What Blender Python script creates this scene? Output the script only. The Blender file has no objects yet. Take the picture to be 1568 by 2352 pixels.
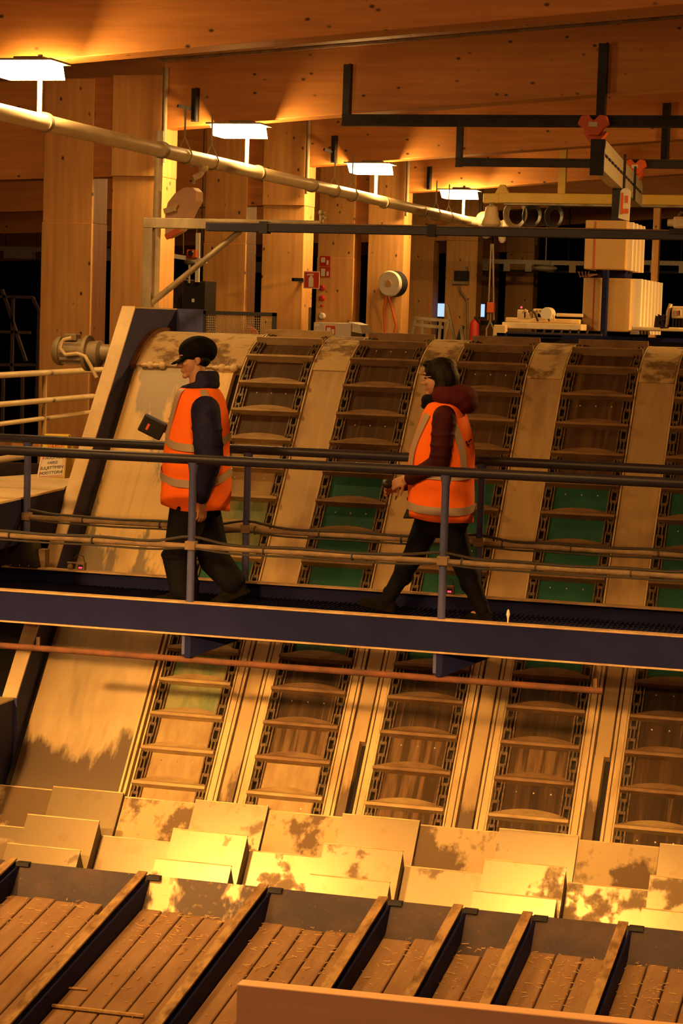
import bpy, bmesh, math, random
from mathutils import Vector, Matrix
random.seed(7)
C = bpy.context.scene.collection
SC = bpy.context.scene

# ---------------------------------------------------------------- camera
CAMZ = 1.9025
F_PX, CX, CY = 5000.0, 784.0, 1176.0
YAW, PITCH, ROLL = (math.radians(a) for a in (15.79, 5.01, 1.75))
fw = Vector((-math.sin(YAW)*math.cos(PITCH), math.cos(YAW)*math.cos(PITCH), -math.sin(PITCH)))
_r = Vector((math.cos(YAW), math.sin(YAW), 0)); _u = _r.cross(fw)
rt = math.cos(ROLL)*_r + math.sin(ROLL)*_u
up = -math.sin(ROLL)*_r + math.cos(ROLL)*_u
cam_d = bpy.data.cameras.new('camera'); cam = bpy.data.objects.new('camera', cam_d); C.objects.link(cam)
cam_d.sensor_fit = 'VERTICAL'; cam_d.sensor_height = 24.0; cam_d.lens = F_PX/2352*24.0
cam_d.clip_start = 0.1; cam_d.clip_end = 200
cam.matrix_world = Matrix(((rt.x, up.x, -fw.x, 0), (rt.y, up.y, -fw.y, 0), (rt.z, up.z, -fw.z, CAMZ), (0, 0, 0, 1)))
SC.camera = cam

# ---------------------------------------------------------------- world, lamps out of frame, exposure
SC.view_settings.view_transform = 'Standard'; SC.view_settings.look = 'None'
SC.view_settings.gamma = 1.0; SC.view_settings.exposure = 0.12
w = bpy.data.worlds.new('hall_air'); SC.world = w; w.use_nodes = True
w.node_tree.nodes['Background'].inputs[0].default_value = (0.40, 0.33, 0.80, 1)
w.node_tree.nodes['Background'].inputs[1].default_value = 0.085
LAMP_COL = (1.0, 0.49, 0.112)
LAMP_STRENGTH = 110.0
def area(name, loc, size, power, col=LAMP_COL, rot=(0, 0, 0), spread=180):
    d = bpy.data.lights.new(name, 'AREA'); d.energy = power; d.color = col; d.shape = 'RECTANGLE'
    d.size, d.size_y = size; d.spread = math.radians(spread)
    o = bpy.data.objects.new(name, d); o.location = loc; o.rotation_euler = rot; C.objects.link(o); return o
# the same row of sodium lamps goes on towards the viewer, and a second row hangs to the right of the frame
area('hall_lamp', (-6.4, 9.8, 3.7), (.6, .35), 190)
area('hall_lamp', (-3.2, 9.8, 3.8), (.6, .35), 130)
area('hall_lamp', (2.2, 21.5, 4.6), (.6, .35), 1500)
def aim(a, b): return (Vector(b)-Vector(a)).to_track_quat('-Z', 'Y').to_euler()
for p, q, e in (((-7.6, 4.6, 2.5), (-5.6, 14.4, -1.55), 34), ((-3.6, 4.6, 2.6), (-4.2, 14.4, -1.6), 26), ((-.4, 5.0, 2.7), (-2.2, 14.4, -1.6), 24)):
    area('flood_fill', p, (.5, .3), e, rot=aim(p, q), spread=24)      # added unseen fill lights that brighten the foot of the elevator
def bowl(name, loc, power):
    d = bpy.data.lights.new(name, 'POINT'); d.energy = power; d.color = LAMP_COL; d.shadow_soft_size = .25
    o = bpy.data.objects.new(name, d); o.location = loc; C.objects.link(o)
bowl('hall_lamp', (-6.5, 6.5, 3.0), 300)
bowl('hall_lamp', (-1.0, 7.0, 3.4), 190)

# ---------------------------------------------------------------- pixel -> world (real planes)
def ray(x, y): return rt*((x-CX)/F_PX) - up*((y-CY)/F_PX) + fw
O = Vector((0, 0, CAMZ))
def atY(x, y, Y): d = ray(x, y); return O + d*(Y/d.y)
def atZ(x, y, Z): d = ray(x, y); return O + d*((Z-CAMZ)/d.z)
def atX(x, y, X): d = ray(x, y); return O + d*(X/d.x)

# ---------------------------------------------------------------- materials
def new_mat(name):
    m = bpy.data.materials.new(name); m.use_nodes = True
    nt = m.node_tree; b = nt.nodes['Principled BSDF']; return m, nt, b
def plain(name, col, rough=.6, metal=0.0, emit=None, es=0.0):
    m, nt, b = new_mat(name)
    b.inputs['Base Color'].default_value = (*col, 1); b.inputs['Roughness'].default_value = rough
    b.inputs['Metallic'].default_value = metal
    if emit: b.inputs['Emission Color'].default_value = (*emit, 1); b.inputs['Emission Strength'].default_value = es
    return m
def mottled(name, c1, c2, scale=(3, 3, 3), lo=.4, hi=.6, rough=(.6, .6), metal=(0, 0), detail=6, bump=.0, rot=0.0, c3=None, scale3=(40, 40, 40), lo3=.45, hi3=.75, amount3=.5, spec=.5, stain=None):
    """Two looks mixed by stretched noise in object space (rot turns the grain about X), c3 a finer overlay."""
    m, nt, b = new_mat(name); N = nt.nodes; L = nt.links
    tc = N.new('ShaderNodeTexCoord'); r0 = N.new('ShaderNodeMapping'); r0.inputs['Rotation'].default_value = (rot, 0, 0)
    L.new(tc.outputs['Object'], r0.inputs['Vector'])
    mp = N.new('ShaderNodeMapping'); mp.inputs['Scale'].default_value = scale; L.new(r0.outputs[0], mp.inputs['Vector'])
    no = N.new('ShaderNodeTexNoise'); no.inputs['Scale'].default_value = 1; no.inputs['Detail'].default_value = detail
    no.inputs['Roughness'].default_value = .62; L.new(mp.outputs[0], no.inputs['Vector'])
    cr = N.new('ShaderNodeMapRange'); cr.inputs['From Min'].default_value = lo; cr.inputs['From Max'].default_value = hi
    L.new(no.outputs['Fac'], cr.inputs['Value'])
    mx = N.new('ShaderNodeMix'); mx.data_type = 'RGBA'; mx.inputs['A'].default_value = (*c1, 1); mx.inputs['B'].default_value = (*c2, 1)
    L.new(cr.outputs[0], mx.inputs['Factor']); out = mx.outputs['Result']
    if c3:
        mp3 = N.new('ShaderNodeMapping'); mp3.inputs['Scale'].default_value = scale3; L.new(r0.outputs[0], mp3.inputs['Vector'])
        n3 = N.new('ShaderNodeTexNoise'); n3.inputs['Scale'].default_value = 1; n3.inputs['Detail'].default_value = 5; L.new(mp3.outputs[0], n3.inputs['Vector'])
        c = N.new('ShaderNodeMapRange'); c.inputs['From Min'].default_value = lo3; c.inputs['From Max'].default_value = hi3; c.inputs['To Max'].default_value = amount3
        L.new(n3.outputs['Fac'], c.inputs['Value'])
        m3 = N.new('ShaderNodeMix'); m3.data_type = 'RGBA'; m3.inputs['B'].default_value = (*c3, 1)
        L.new(out, m3.inputs['A']); L.new(c.outputs[0], m3.inputs['Factor']); out = m3.outputs['Result']
    if stain:      # old wet dirt along the foot, with a ragged upper rim
        z0, wd, sc = stain
        sx = N.new('ShaderNodeSeparateXYZ'); L.new(tc.outputs['Object'], sx.inputs[0])
        ms = N.new('ShaderNodeMapping'); ms.inputs['Scale'].default_value = (4.5, 1.5, 1.5); L.new(tc.outputs['Object'], ms.inputs['Vector'])
        ns = N.new('ShaderNodeTexNoise'); ns.inputs['Scale'].default_value = 1; ns.inputs['Detail'].default_value = 8; ns.inputs['Roughness'].default_value = .6; L.new(ms.outputs[0], ns.inputs['Vector'])
        ad = N.new('ShaderNodeMath'); ad.operation = 'MULTIPLY_ADD'; ad.inputs[1].default_value = .9; L.new(ns.outputs['Fac'], ad.inputs[0]); L.new(sx.outputs['Z'], ad.inputs[2])
        sr = N.new('ShaderNodeMapRange'); sr.inputs['From Min'].default_value = z0+wd+.45; sr.inputs['From Max'].default_value = z0-wd+.45; L.new(ad.outputs[0], sr.inputs['Value'])
        m4 = N.new('ShaderNodeMix'); m4.data_type = 'RGBA'; m4.inputs['B'].default_value = (*sc, 1); L.new(out, m4.inputs['A']); L.new(sr.outputs[0], m4.inputs['Factor']); out = m4.outputs['Result']
    L.new(out, b.inputs['Base Color'])
    for nm, (a, z) in (('Roughness', rough), ('Metallic', metal)):
        q = N.new('ShaderNodeMapRange'); q.inputs['To Min'].default_value = a; q.inputs['To Max'].default_value = z
        L.new(cr.outputs[0], q.inputs['Value']); L.new(q.outputs[0], b.inputs[nm])
    b.inputs['Specular IOR Level'].default_value = spec
    if bump:
        bp = N.new('ShaderNodeBump'); bp.inputs['Strength'].default_value = bump; bp.inputs['Distance'].default_value = .01
        L.new(no.outputs['Fac'], bp.inputs['Height']); L.new(bp.outputs[0], b.inputs['Normal'])
    return m
def wood(name, c1, c2, axis, knots=True, knot=(.06, .02, .008), lam=.045):
    """Glued laminated spruce: fine grain along the axis, laminations across it, scattered knots."""
    m, nt, b = new_mat(name); N = nt.nodes; L = nt.links
    tc = N.new('ShaderNodeTexCoord')
    s = {'x': (.7, 9, 9), 'z': (9, 9, .7), 'y': (9, .7, 9)}[axis]
    mp = N.new('ShaderNodeMapping'); mp.inputs['Scale'].default_value = s; L.new(tc.outputs['Object'], mp.inputs['Vector'])
    no = N.new('ShaderNodeTexNoise'); no.inputs['Scale'].default_value = 2.2; no.inputs['Detail'].default_value = 7; L.new(mp.outputs[0], no.inputs['Vector'])
    cr = N.new('ShaderNodeMapRange'); cr.inputs['From Min'].default_value = .3; cr.inputs['From Max'].default_value = .72; L.new(no.outputs['Fac'], cr.inputs['Value'])
    mx = N.new('ShaderNodeMix'); mx.data_type = 'RGBA'; mx.inputs['A'].default_value = (*c1, 1); mx.inputs['B'].default_value = (*c2, 1)
    L.new(cr.outputs[0], mx.inputs['Factor']); out = mx.outputs['Result']
    sx = N.new('ShaderNodeSeparateXYZ'); L.new(tc.outputs['Object'], sx.inputs[0])
    dv = N.new('ShaderNodeMath'); dv.operation = 'DIVIDE'; dv.inputs[1].default_value = lam
    L.new(sx.outputs['Z' if axis == 'x' else 'X'], dv.inputs[0])
    fl = N.new('ShaderNodeMath'); fl.operation = 'FLOOR'; L.new(dv.outputs[0], fl.inputs[0])
    wn = N.new('ShaderNodeTexWhiteNoise'); wn.noise_dimensions = '1D'; L.new(fl.outputs[0], wn.inputs['W'])
    q = N.new('ShaderNodeMapRange'); q.inputs['To Min'].default_value = .92; q.inputs['To Max'].default_value = 1.04; L.new(wn.outputs['Value'], q.inputs['Value'])
    ml = N.new('ShaderNodeMix'); ml.data_type = 'RGBA'; ml.blend_type = 'MULTIPLY'; ml.inputs['Factor'].default_value = 1
    L.new(out, ml.inputs['A']); L.new(q.outputs[0], ml.inputs['B']); out = ml.outputs['Result']
    if knots:
        mk = N.new('ShaderNodeMapping'); mk.inputs['Scale'].default_value = {'x': (4.5, 5, 7.0), 'z': (7.0, 5, 4.5), 'y': (7, 4.5, 5)}[axis]
        L.new(tc.outputs['Object'], mk.inputs['Vector'])
        vo = N.new('ShaderNodeTexVoronoi'); vo.inputs['Scale'].default_value = 1.0; L.new(mk.outputs[0], vo.inputs['Vector'])
        kr = N.new('ShaderNodeMapRange'); kr.inputs['From Min'].default_value = .13; kr.inputs['From Max'].default_value = .05; L.new(vo.outputs['Distance'], kr.inputs['Value'])
        kk = N.new('ShaderNodeMix'); kk.data_type = 'RGBA'; kk.inputs['B'].default_value = (*knot, 1)
        L.new(out, kk.inputs['A']); L.new(kr.outputs[0], kk.inputs['Factor']); out = kk.outputs['Result']
    L.new(out, b.inputs['Base Color']); b.inputs['Roughness'].default_value = .55
    return m
TH = math.radians(52.6)
M = {}
M['beam'] = wood('glulam_beam', (.60, .245, .055), (.74, .33, .09), 'x')
M['column'] = wood('glulam_column', (.68, .34, .105), (.84, .46, .15), 'z')
M['roof'] = wood('roof_board', (.50, .25, .09), (.62, .33, .12), 'y')
M['board'] = mottled('planed_board', (.70, .42, .25), (.80, .50, .31), (.8, 12, 12), .3, .7)
M['navy'] = mottled('dark_blue_paint', (.008, .010, .06), (.012, .014, .08), (4, 4, 4), .35, .65, rough=(.7, .75), spec=.12)
M['navy_top'] = mottled('pale_beam_edge', (.55, .38, .22), (.36, .24, .14), (9, 9, 9), .35, .65, rough=(.8, .8))  # flange colour, paler than the blue web
M['rail'] = mottled('grey_rail_paint', (.018, .017, .035), (.03, .027, .05), (6, 20, 20), .35, .65, rough=(.38, .45), spec=.3)
M['post'] = mottled('galvanized_post', (.07, .08, .23), (.095, .105, .28), (12, 12, 5), .35, .65, rough=(.55, .6), spec=.2)
M['dustrail'] = mottled('dusty_conduit', (.15, .10, .065), (.30, .20, .12), (10, 20, 20), .35, .65, rough=(.7, .8))
M['cable'] = plain('black_cable', (.03, .025, .025), .6)
M['sheet'] = mottled('worn_steel_sheet', (.30, .235, .16), (.80, .58, .28), (2.0, 1, .55), .50, .53, rough=(.5, .6), metal=(.15, .05), rot=math.pi/2-TH, detail=5, c3=(.36, .27, .16), scale3=(26, 2, 1.0), lo3=.5, hi3=.85, amount3=.4)
M['sheet_low'] = mottled('dusty_steel_sheet', (.41, .30, .165), (.50, .365, .205), (3, 1, 1), .4, .6, rough=(.6, .65), rot=math.pi/2-TH, c3=(.22, .16, .10), scale3=(9, 2, 1.6), lo3=.56, hi3=.72, amount3=.5, stain=(-1.22, .05, (.10, .065, .04)))
M['frame'] = mottled('dusty_side_frame', (.84, .66, .40), (.72, .54, .31), (3, 3, 3), .4, .6, rough=(.75, .75), c3=(.45, .31, .18), scale3=(25, 25, 25), lo3=.62, hi3=.85)
M['frame_dark'] = mottled('grey_blue_side', (.042, .046, .15), (.062, .062, .19), (3, 3, 3), .35, .65, rough=(.7, .75), spec=.2)
M['filler'] = mottled('dusty_bed_plate', (.46, .32, .16), (.32, .20, .10), (4, 1, 1.3), .5, .68, rough=(.6, .65), metal=(.2, .1), rot=math.pi/2-TH, c3=(.60, .45, .25), scale3=(16, 3, 1.5), lo3=.58, hi3=.78, amount3=.5, stain=(-1.38, .04, (.13, .08, .045)))
M['head'] = mottled('sawdust_caked_head', (.50, .36, .18), (.19, .115, .055), (3.5, 5, 5), .50, .58, rough=(.85, .85), bump=.25, rot=math.pi/2-TH, c3=(.60, .44, .22), scale3=(22, 14, 14), lo3=.5, hi3=.7, amount3=.5)
M['dark_gap'] = plain('dark_recess', (.02, .014, .01), .9)
M['strip'] = mottled('gold_strip', (.58, .42, .22), (.40, .27, .13), (6, 2, 2), .45, .65, rough=(.7, .7))
M['chain'] = mottled('oily_chain', (.20, .13, .065), (.09, .058, .032), (30, 30, 30), .4, .6, rough=(.45, .6), metal=(.3, .2))
M['flight'] = mottled('dusty_flight', (.42, .29, .14), (.27, .165, .08), (6, 12, 12), .4, .7, rough=(.7, .7), spec=.3)
M['flight_shaded'] = mottled('shaded_flight', (.25, .15, .075), (.145, .08, .04), (6, 12, 12), .4, .7, rough=(.7, .7), spec=.3)  # same flights, shade put into the colour for the dimly lit lanes
M['p_brown'] = mottled('brown_apron', (.055, .028, .014), (.10, .055, .028), (16, 1, 1.0), .4, .7, rough=(.55, .65), rot=math.pi/2-TH, c3=(.30, .18, .08), scale3=(34, 2, 1.2), lo3=.6, hi3=.85, amount3=.45, spec=.2)
M['p_dark'] = mottled('dark_apron', (.035, .02, .012), (.085, .048, .025), (18, 1, 1.0), .4, .7, rough=(.55, .6), rot=math.pi/2-TH, c3=(.38, .23, .11), scale3=(38, 2, 1.2), lo3=.6, hi3=.82, amount3=.45, spec=.2)
M['p_green'] = mottled('green_apron', (.014, .085, .062), (.02, .105, .078), (5, 2, 2), .4, .65, rough=(.5, .5), rot=math.pi/2-TH, c3=(.10, .09, .035), scale3=(30, 2, 1.5), lo3=.62, hi3=.85, amount3=.5, spec=.2)
M['p_olive'] = mottled('dusty_green_apron', (.10, .15, .075), (.25, .23, .11), (9, 3, 3), .38, .6, rough=(.55, .6), spec=.3)
M['p_gold'] = mottled('sawdust_apron', (.36, .25, .12), (.26, .165, .08), (9, 3, 3), .4, .65, rough=(.6, .7), spec=.3)
M['p_rust'] = mottled('streaked_apron', (.055, .03, .014), (.20, .115, .055), (20, 1, 1.0), .44, .64, rough=(.6, .7), rot=math.pi/2-TH, spec=.2)
M['rusty'] = mottled('rusty_steel', (.17, .06, .03), (.10, .04, .025), (8, 8, 8), .4, .6, rough=(.8, .8))
M['rivet'] = plain('rivet', (.8, .72, .6), .4, .3)
M['tray'] = mottled('satin_tray', (.46, .36, .235), (.20, .135, .08), (2.0, 2.0, 1.6), .60, .64, rough=(.30, .8), metal=(.85, .1), c3=(.40, .28, .15), scale3=(10, 10, 6), lo3=.60, hi3=.66, amount3=.4)
M['tray_dusty'] = mottled('caked_tray', (.42, .30, .16), (.125, .078, .042), (2.2, 2.2, 1.4), .47, .52, rough=(.75, .7), c3=(.10, .06, .03), scale3=(16, 16, 4), lo3=.60, hi3=.72, amount3=.5, spec=.3, detail=9)
M['tray_side'] = plain('tray_side', (.09, .06, .05), .6)
M['endplate'] = mottled('dark_end_plate', (.045, .033, .045), (.08, .052, .05), (4, 4, 4), .4, .65, rough=(.55, .65), c3=(.4, .26, .14), scale3=(60, 60, 60), lo3=.66, hi3=.76, amount3=.4, spec=.25)
M['divider'] = mottled('dusty_divider', (.46, .30, .15), (.18, .10, .05), (12, 5, 8), .42, .62, rough=(.8, .7))
M['halfbare'] = mottled('half_bare_steel', (.085, .055, .045), (.42, .31, .19), (1.9, 1.0, 1.0), .49, .53, rough=(.6, .35), metal=(.1, .8), c3=(.3, .2, .1), scale3=(25, 25, 25), lo3=.58, hi3=.7, amount3=.5)
M['divider_side'] = mottled('divider_side', (.014, .014, .05), (.05, .032, .026), (6, 4, 6), .55, .75, rough=(.7, .8), spec=.15)
M['plank'] = mottled('sawdusty_plank', (.27, .16, .10), (.36, .225, .13), (14, 1.5, 14), .35, .7, rough=(.9, .9), c3=(.19, .095, .05), scale3=(4, 2, 4), lo3=.52, hi3=.8, amount3=.6, bump=.15, spec=.2)
M['chips'] = mottled('shavings', (.62, .42, .2), (.45, .26, .12), (20, 20, 20), .4, .6)
M['galv'] = mottled('dusty_galvanized', (.42, .34, .22), (.30, .23, .15), (6, 6, 3), .4, .6, rough=(.5, .6), metal=(.3, .2))
M['pipe'] = mottled('painted_pipe', (.84, .70, .46), (.74, .58, .36), (8, 3, 8), .4, .6, rough=(.35, .45))
M['black'] = plain('black_plastic', (.012, .011, .013), .5)
M['steel_dark'] = mottled('dark_grey_steel', (.03, .028, .035), (.045, .042, .05), (6, 6, 6), .4, .6, spec=.2)
M['hall'] = plain('dark_hall', (.008, .008, .012), .95)
M['floor'] = mottled('concrete', (.10, .08, .065), (.15, .12, .09), (1, 1, 1), .4, .6, rough=(.9, .9))
M['lens'] = plain('lamp_lens', (.9, .8, .6), .4, 0, (1.0, .58, .18), LAMP_STRENGTH)
M['lamp_box'] = plain('lamp_box', (.25, .2, .15), .5, .3)
M['orange'] = plain('orange_paint', (.75, .13, .02), .5)
M['red'] = plain('red_paint', (.55, .03, .02), .5)
M['white'] = plain('white_paint', (.75, .70, .62), .5)
M['yellow'] = mottled('yellow_paint', (.85, .62, .10), (.80, .55, .08), (2, 2, 2), .4, .6, rough=(.45, .5))
M['cabinet'] = mottled('beige_cabinet', (.64, .42, .18), (.58, .37, .15), (2, 2, 2), .4, .6, rough=(.5, .55))
M['alu'] = plain('pale_aluminium', (.62, .55, .46), .45, .3)
M['screen'] = plain('monitor_glow', (.1, .1, .1), .3, 0, (.45, .65, 1.0), 1.1)
M['led'] = plain('red_display', (.2, .01, .03), .3, 0, (1.0, .05, .09), 2.0)
M['ink'] = plain('dark_ink', (.03, .03, .06), .6)
M['redink'] = plain('red_ink', (.6, .05, .04), .6)
M['paper'] = plain('white_paper', (.82, .76, .66), .6)
M['skin'] = mottled('skin', (.42, .20, .12), (.47, .24, .15), (12, 12, 12), .4, .6, rough=(.5, .55))
M['vest'] = mottled('hi_vis_orange', (1.0, .19, .02), (1.0, .155, .015), (8, 8, 5), .35, .65, rough=(.8, .8), bump=.25, spec=.2)
M['tape'] = plain('reflective_tape', (.48, .36, .28), .4, .2)
M['jacket'] = mottled('navy_jacket', (.010, .011, .045), (.022, .022, .075), (9, 9, 9), .4, .65, rough=(.75, .7), bump=.6, spec=.12)
M['maroon'] = mottled('maroon_jacket', (.035, .006, .010), (.06, .010, .014), (6, 6, 14), .4, .65, rough=(.7, .7), bump=.5, spec=.12)
M['maroon_hood'] = mottled('maroon_fabric', (.07, .011, .014), (.09, .014, .018), (6, 6, 14), .4, .65, rough=(.8, .8), spec=.1)
M['trousers'] = mottled('black_trousers', (.004, .004, .007), (.008, .008, .014), (7, 7, 5), .4, .65, rough=(.8, .8), bump=.5, spec=.1)
M['shoe'] = mottled('black_leather', (.004, .0035, .004), (.008, .007, .007), (20, 20, 20), .4, .6, rough=(.75, .8), spec=.05)
M['hair'] = mottled('black_hair', (.004, .003, .003), (.009, .006, .005), (30, 30, 8), .4, .6, rough=(.6, .6), bump=.5, spec=.2)
M['capcloth'] = mottled('black_cap_cloth', (.003, .003, .004), (.006, .006, .007), (20, 20, 20), .4, .6, rough=(.85, .85), spec=.1)

# ---------------------------------------------------------------- mesh helpers
class MB:
    def __init__(s): s.v = []; s.f = []; s.mi = []
    def add(s, vs, fs, mi=0):
        o = len(s.v); s.v += [tuple(v) for v in vs]
        for f in fs: s.f.append(tuple(i+o for i in f)); s.mi.append(mi)
        return s
    def hexa(s, p, mi=0):   # p: 4 bottom (ccw) + 4 top
        return s.add(p, [(3, 2, 1, 0), (4, 5, 6, 7), (0, 1, 5, 4), (1, 2, 6, 5), (2, 3, 7, 6), (3, 0, 4, 7)], mi)
    def box(s, x0, x1, y0, y1, z0, z1, mi=0):
        return s.hexa([(x0, y0, z0), (x1, y0, z0), (x1, y1, z0), (x0, y1, z0), (x0, y0, z1), (x1, y0, z1), (x1, y1, z1), (x0, y1, z1)], mi)
    def bar(s, a, b, wd, ht, mi=0, upv=(0, 0, 1)):
        a = Vector(a); b = Vector(b); d = (b-a).normalized(); U = Vector(upv)
        if abs(d.dot(U)) > .95: U = Vector((0, 1, 0))
        sd = d.cross(U).normalized(); U = sd.cross(d)
        q = lambda p: [p-sd*wd/2-U*ht/2, p+sd*wd/2-U*ht/2, p+sd*wd/2+U*ht/2, p-sd*wd/2+U*ht/2]
        return s.add(q(a)+q(b), [(0, 3, 2, 1), (4, 5, 6, 7), (0, 1, 5, 4), (1, 2, 6, 5), (2, 3, 7, 6), (3, 0, 4, 7)][:] if False else [(0, 1, 2, 3), (7, 6, 5, 4), (4, 5, 1, 0), (5, 6, 2, 1), (6, 7, 3, 2), (7, 4, 0, 3)], mi)
    def tube(s, pts, r, n=10, mi=0, cap=True):
        pts = [Vector(p) for p in pts]; R = r if isinstance(r, (list, tuple)) else [r]*len(pts)
        rings = []; U = None
        for i, p in enumerate(pts):
            d = (pts[min(i+1, len(pts)-1)]-pts[max(i-1, 0)]).normalized()
            if U is None:
                U = Vector((0, 0, 1)) if abs(d.z) < .9 else Vector((1, 0, 0))
            U = (U-d*U.dot(d)).normalized(); W = d.cross(U)
            rings.append([p+(U*math.cos(t)+W*math.sin(t))*R[i] for t in (2*math.pi*k/n for k in range(n))])
        vs = [v for g in rings for v in g]; fs = []
        for i in range(len(pts)-1):
            for k in range(n):
                fs.append((i*n+k, i*n+(k+1) % n, (i+1)*n+(k+1) % n, (i+1)*n+k))
        if cap: fs.append(tuple(range(n-1, -1, -1))); fs.append(tuple((len(pts)-1)*n+k for k in range(n)))
        return s.add(vs, fs, mi)
    def prism_x(s, poly, x0, x1, mi=0):   # poly in (y,z)
        n = len(poly)
        vs = [(x0, y, z) for y, z in poly]+[(x1, y, z) for y, z in poly]
        fs = [tuple(range(n)), tuple(range(2*n-1, n-1, -1))]+[(i, i+n, (i+1) % n+n, (i+1) % n) for i in range(n)]
        return s.add(vs, fs, mi)
    def prism_y(s, poly, y0, y1, mi=0):   # poly in (x,z)
        n = len(poly)
        vs = [(x, y0, z) for x, z in poly]+[(x, y1, z) for x, z in poly]
        fs = [tuple(range(n)), tuple(range(2*n-1, n-1, -1))]+[(i, i+n, (i+1) % n+n, (i+1) % n) for i in range(n)]
        return s.add(vs, fs, mi)
    def ball(s, c, r, n=14, m=9, mi=0, R=None):
        c = Vector(c); r = (r, r, r) if not isinstance(r, (tuple, list)) else r
        vs = []; fs = []
        for j in range(m+1):
            a = math.pi*j/m
            for k in range(n):
                t = 2*math.pi*k/n
                v = Vector((r[0]*math.sin(a)*math.cos(t), r[1]*math.sin(a)*math.sin(t), r[2]*math.cos(a)))
                vs.append(c+(R @ v if R else v))
        for j in range(m):
            for k in range(n): fs.append((j*n+k, (j+1)*n+k, (j+1)*n+(k+1) % n, j*n+(k+1) % n))
        return s.add(vs, fs, mi)
    def cone(s, a, b, ra, rb, n=14):   # tapered limb with round ends
        a = Vector(a); b = Vector(b)
        s.tube([a, b], [ra, rb], n); s.ball(a, ra, n, 8); s.ball(b, rb, n, 8); return s
    def lathe(s, a, d, prof, n=20, mi=0):   # prof: (distance along d, radius)
        a = Vector(a); d = Vector(d).normalized()
        return s.tube([a+d*h for h, r in prof], [max(r, 1e-4) for h, r in prof], n, mi)
    def build(s, name, mats, parent=None, bevel=0, smooth=False, label=None, kind=None):
        me = bpy.data.meshes.new(name); me.from_pydata(s.v, [], s.f)
        mats = mats if isinstance(mats, (list, tuple)) else [mats]
        for m in mats: me.materials.append(M[m] if isinstance(m, str) else m)
        me.polygons.foreach_set('material_index', s.mi)
        bm = bmesh.new(); bm.from_mesh(me)
        bmesh.ops.remove_doubles(bm, verts=bm.verts, dist=1e-6)
        bmesh.ops.recalc_face_normals(bm, faces=bm.faces); bm.to_mesh(me); bm.free()
        if smooth:
            me.polygons.foreach_set('use_smooth', [True]*len(me.polygons))
            me.set_sharp_from_angle(angle=math.radians(40))
        o = bpy.data.objects.new(name, me); C.objects.link(o)
        if parent:
            o.parent = parent; l = Vector((0, 0, 0)); q = parent
            while q: l += q.location; q = q.parent
            o.matrix_parent_inverse = Matrix.Translation(-l) if parent.parent is None and parent.type == 'EMPTY' else Matrix()
        if bevel:
            mo = o.modifiers.new('bevel', 'BEVEL'); mo.width = bevel; mo.segments = 2; mo.limit_method = 'ANGLE'
        if label: o['label'] = label
        if kind: o['kind'] = kind
        return o
def tag(o, label, cat, group=None, kind=None):
    o['label'] = label; o['category'] = cat
    if group: o['group'] = group
    if kind: o['kind'] = kind
    return o
def thing(name, loc, label, cat, group=None):
    o = bpy.data.objects.new(name, None); o.empty_display_size = .1; o.location = loc; C.objects.link(o)
    return tag(o, label, cat, group)
def struct(o): o['kind'] = 'structure'; return o
def pbox(mb, x0, y0, x1, y1, Y, dep, mi=0):
    """axis-aligned box whose front face at depth Y spans the picture rectangle"""
    ym = (y0+y1)/2; xm = (x0+x1)/2
    mb.box(atY(x0, ym, Y).x, atY(x1, ym, Y).x, Y, Y+dep, atY(xm, y1, Y).z, atY(xm, y0, Y).z, mi); return mb
def lettering(txt, size, mat, parent, origin, xdir, updir, name='lettering', align='CENTER'):
    cu = bpy.data.curves.new('txt', 'FONT'); cu.body = txt; cu.size = size; cu.align_x = align; cu.align_y = 'CENTER'; cu.extrude = .001
    t = bpy.data.objects.new('txt', cu); C.objects.link(t)
    me = bpy.data.meshes.new_from_object(t.evaluated_get(bpy.context.evaluated_depsgraph_get()))
    bpy.data.objects.remove(t)
    X = Vector(xdir).normalized(); U = Vector(updir).normalized(); Z = X.cross(U)
    me.transform(Matrix(((X.x, U.x, Z.x, origin[0]), (X.y, U.y, Z.y, origin[1]), (X.z, U.z, Z.z, origin[2]), (0, 0, 0, 1))))
    me.materials.clear(); me.materials.append(M[mat]); me.name = name
    o = bpy.data.objects.new(name, me); C.objects.link(o); o.parent = parent
    if parent.type == 'EMPTY': o.matrix_parent_inverse = Matrix.Translation(-parent.location)
    return o
ORD = ['first', 'second', 'third', 'fourth', 'fifth', 'sixth', 'seventh', 'eighth', 'ninth', 'tenth', 'eleventh', 'twelfth']

# ================================================================ SETTING
FLOOR = -4.0
struct(MB().box(-22, 8, -6.0, 52, FLOOR-.2, FLOOR).build('floor', 'floor'))
FL2 = 1.5
struct(MB().box(-8.65, 8, 27, 48, FL2-.15, FL2).build('floor', 'floor'))     # raised working floor behind the elevator
struct(MB().box(-22, 8, 52, 52.2, FLOOR, 9).build('wall_back', 'hall'))
struct(MB().box(-22.2, -22, -6, 52.2, FLOOR, 9).build('wall_left', 'hall'))
struct(MB().box(8, 8.2, -6, 52.2, FLOOR, 9).build('wall_right', 'hall'))
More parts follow.
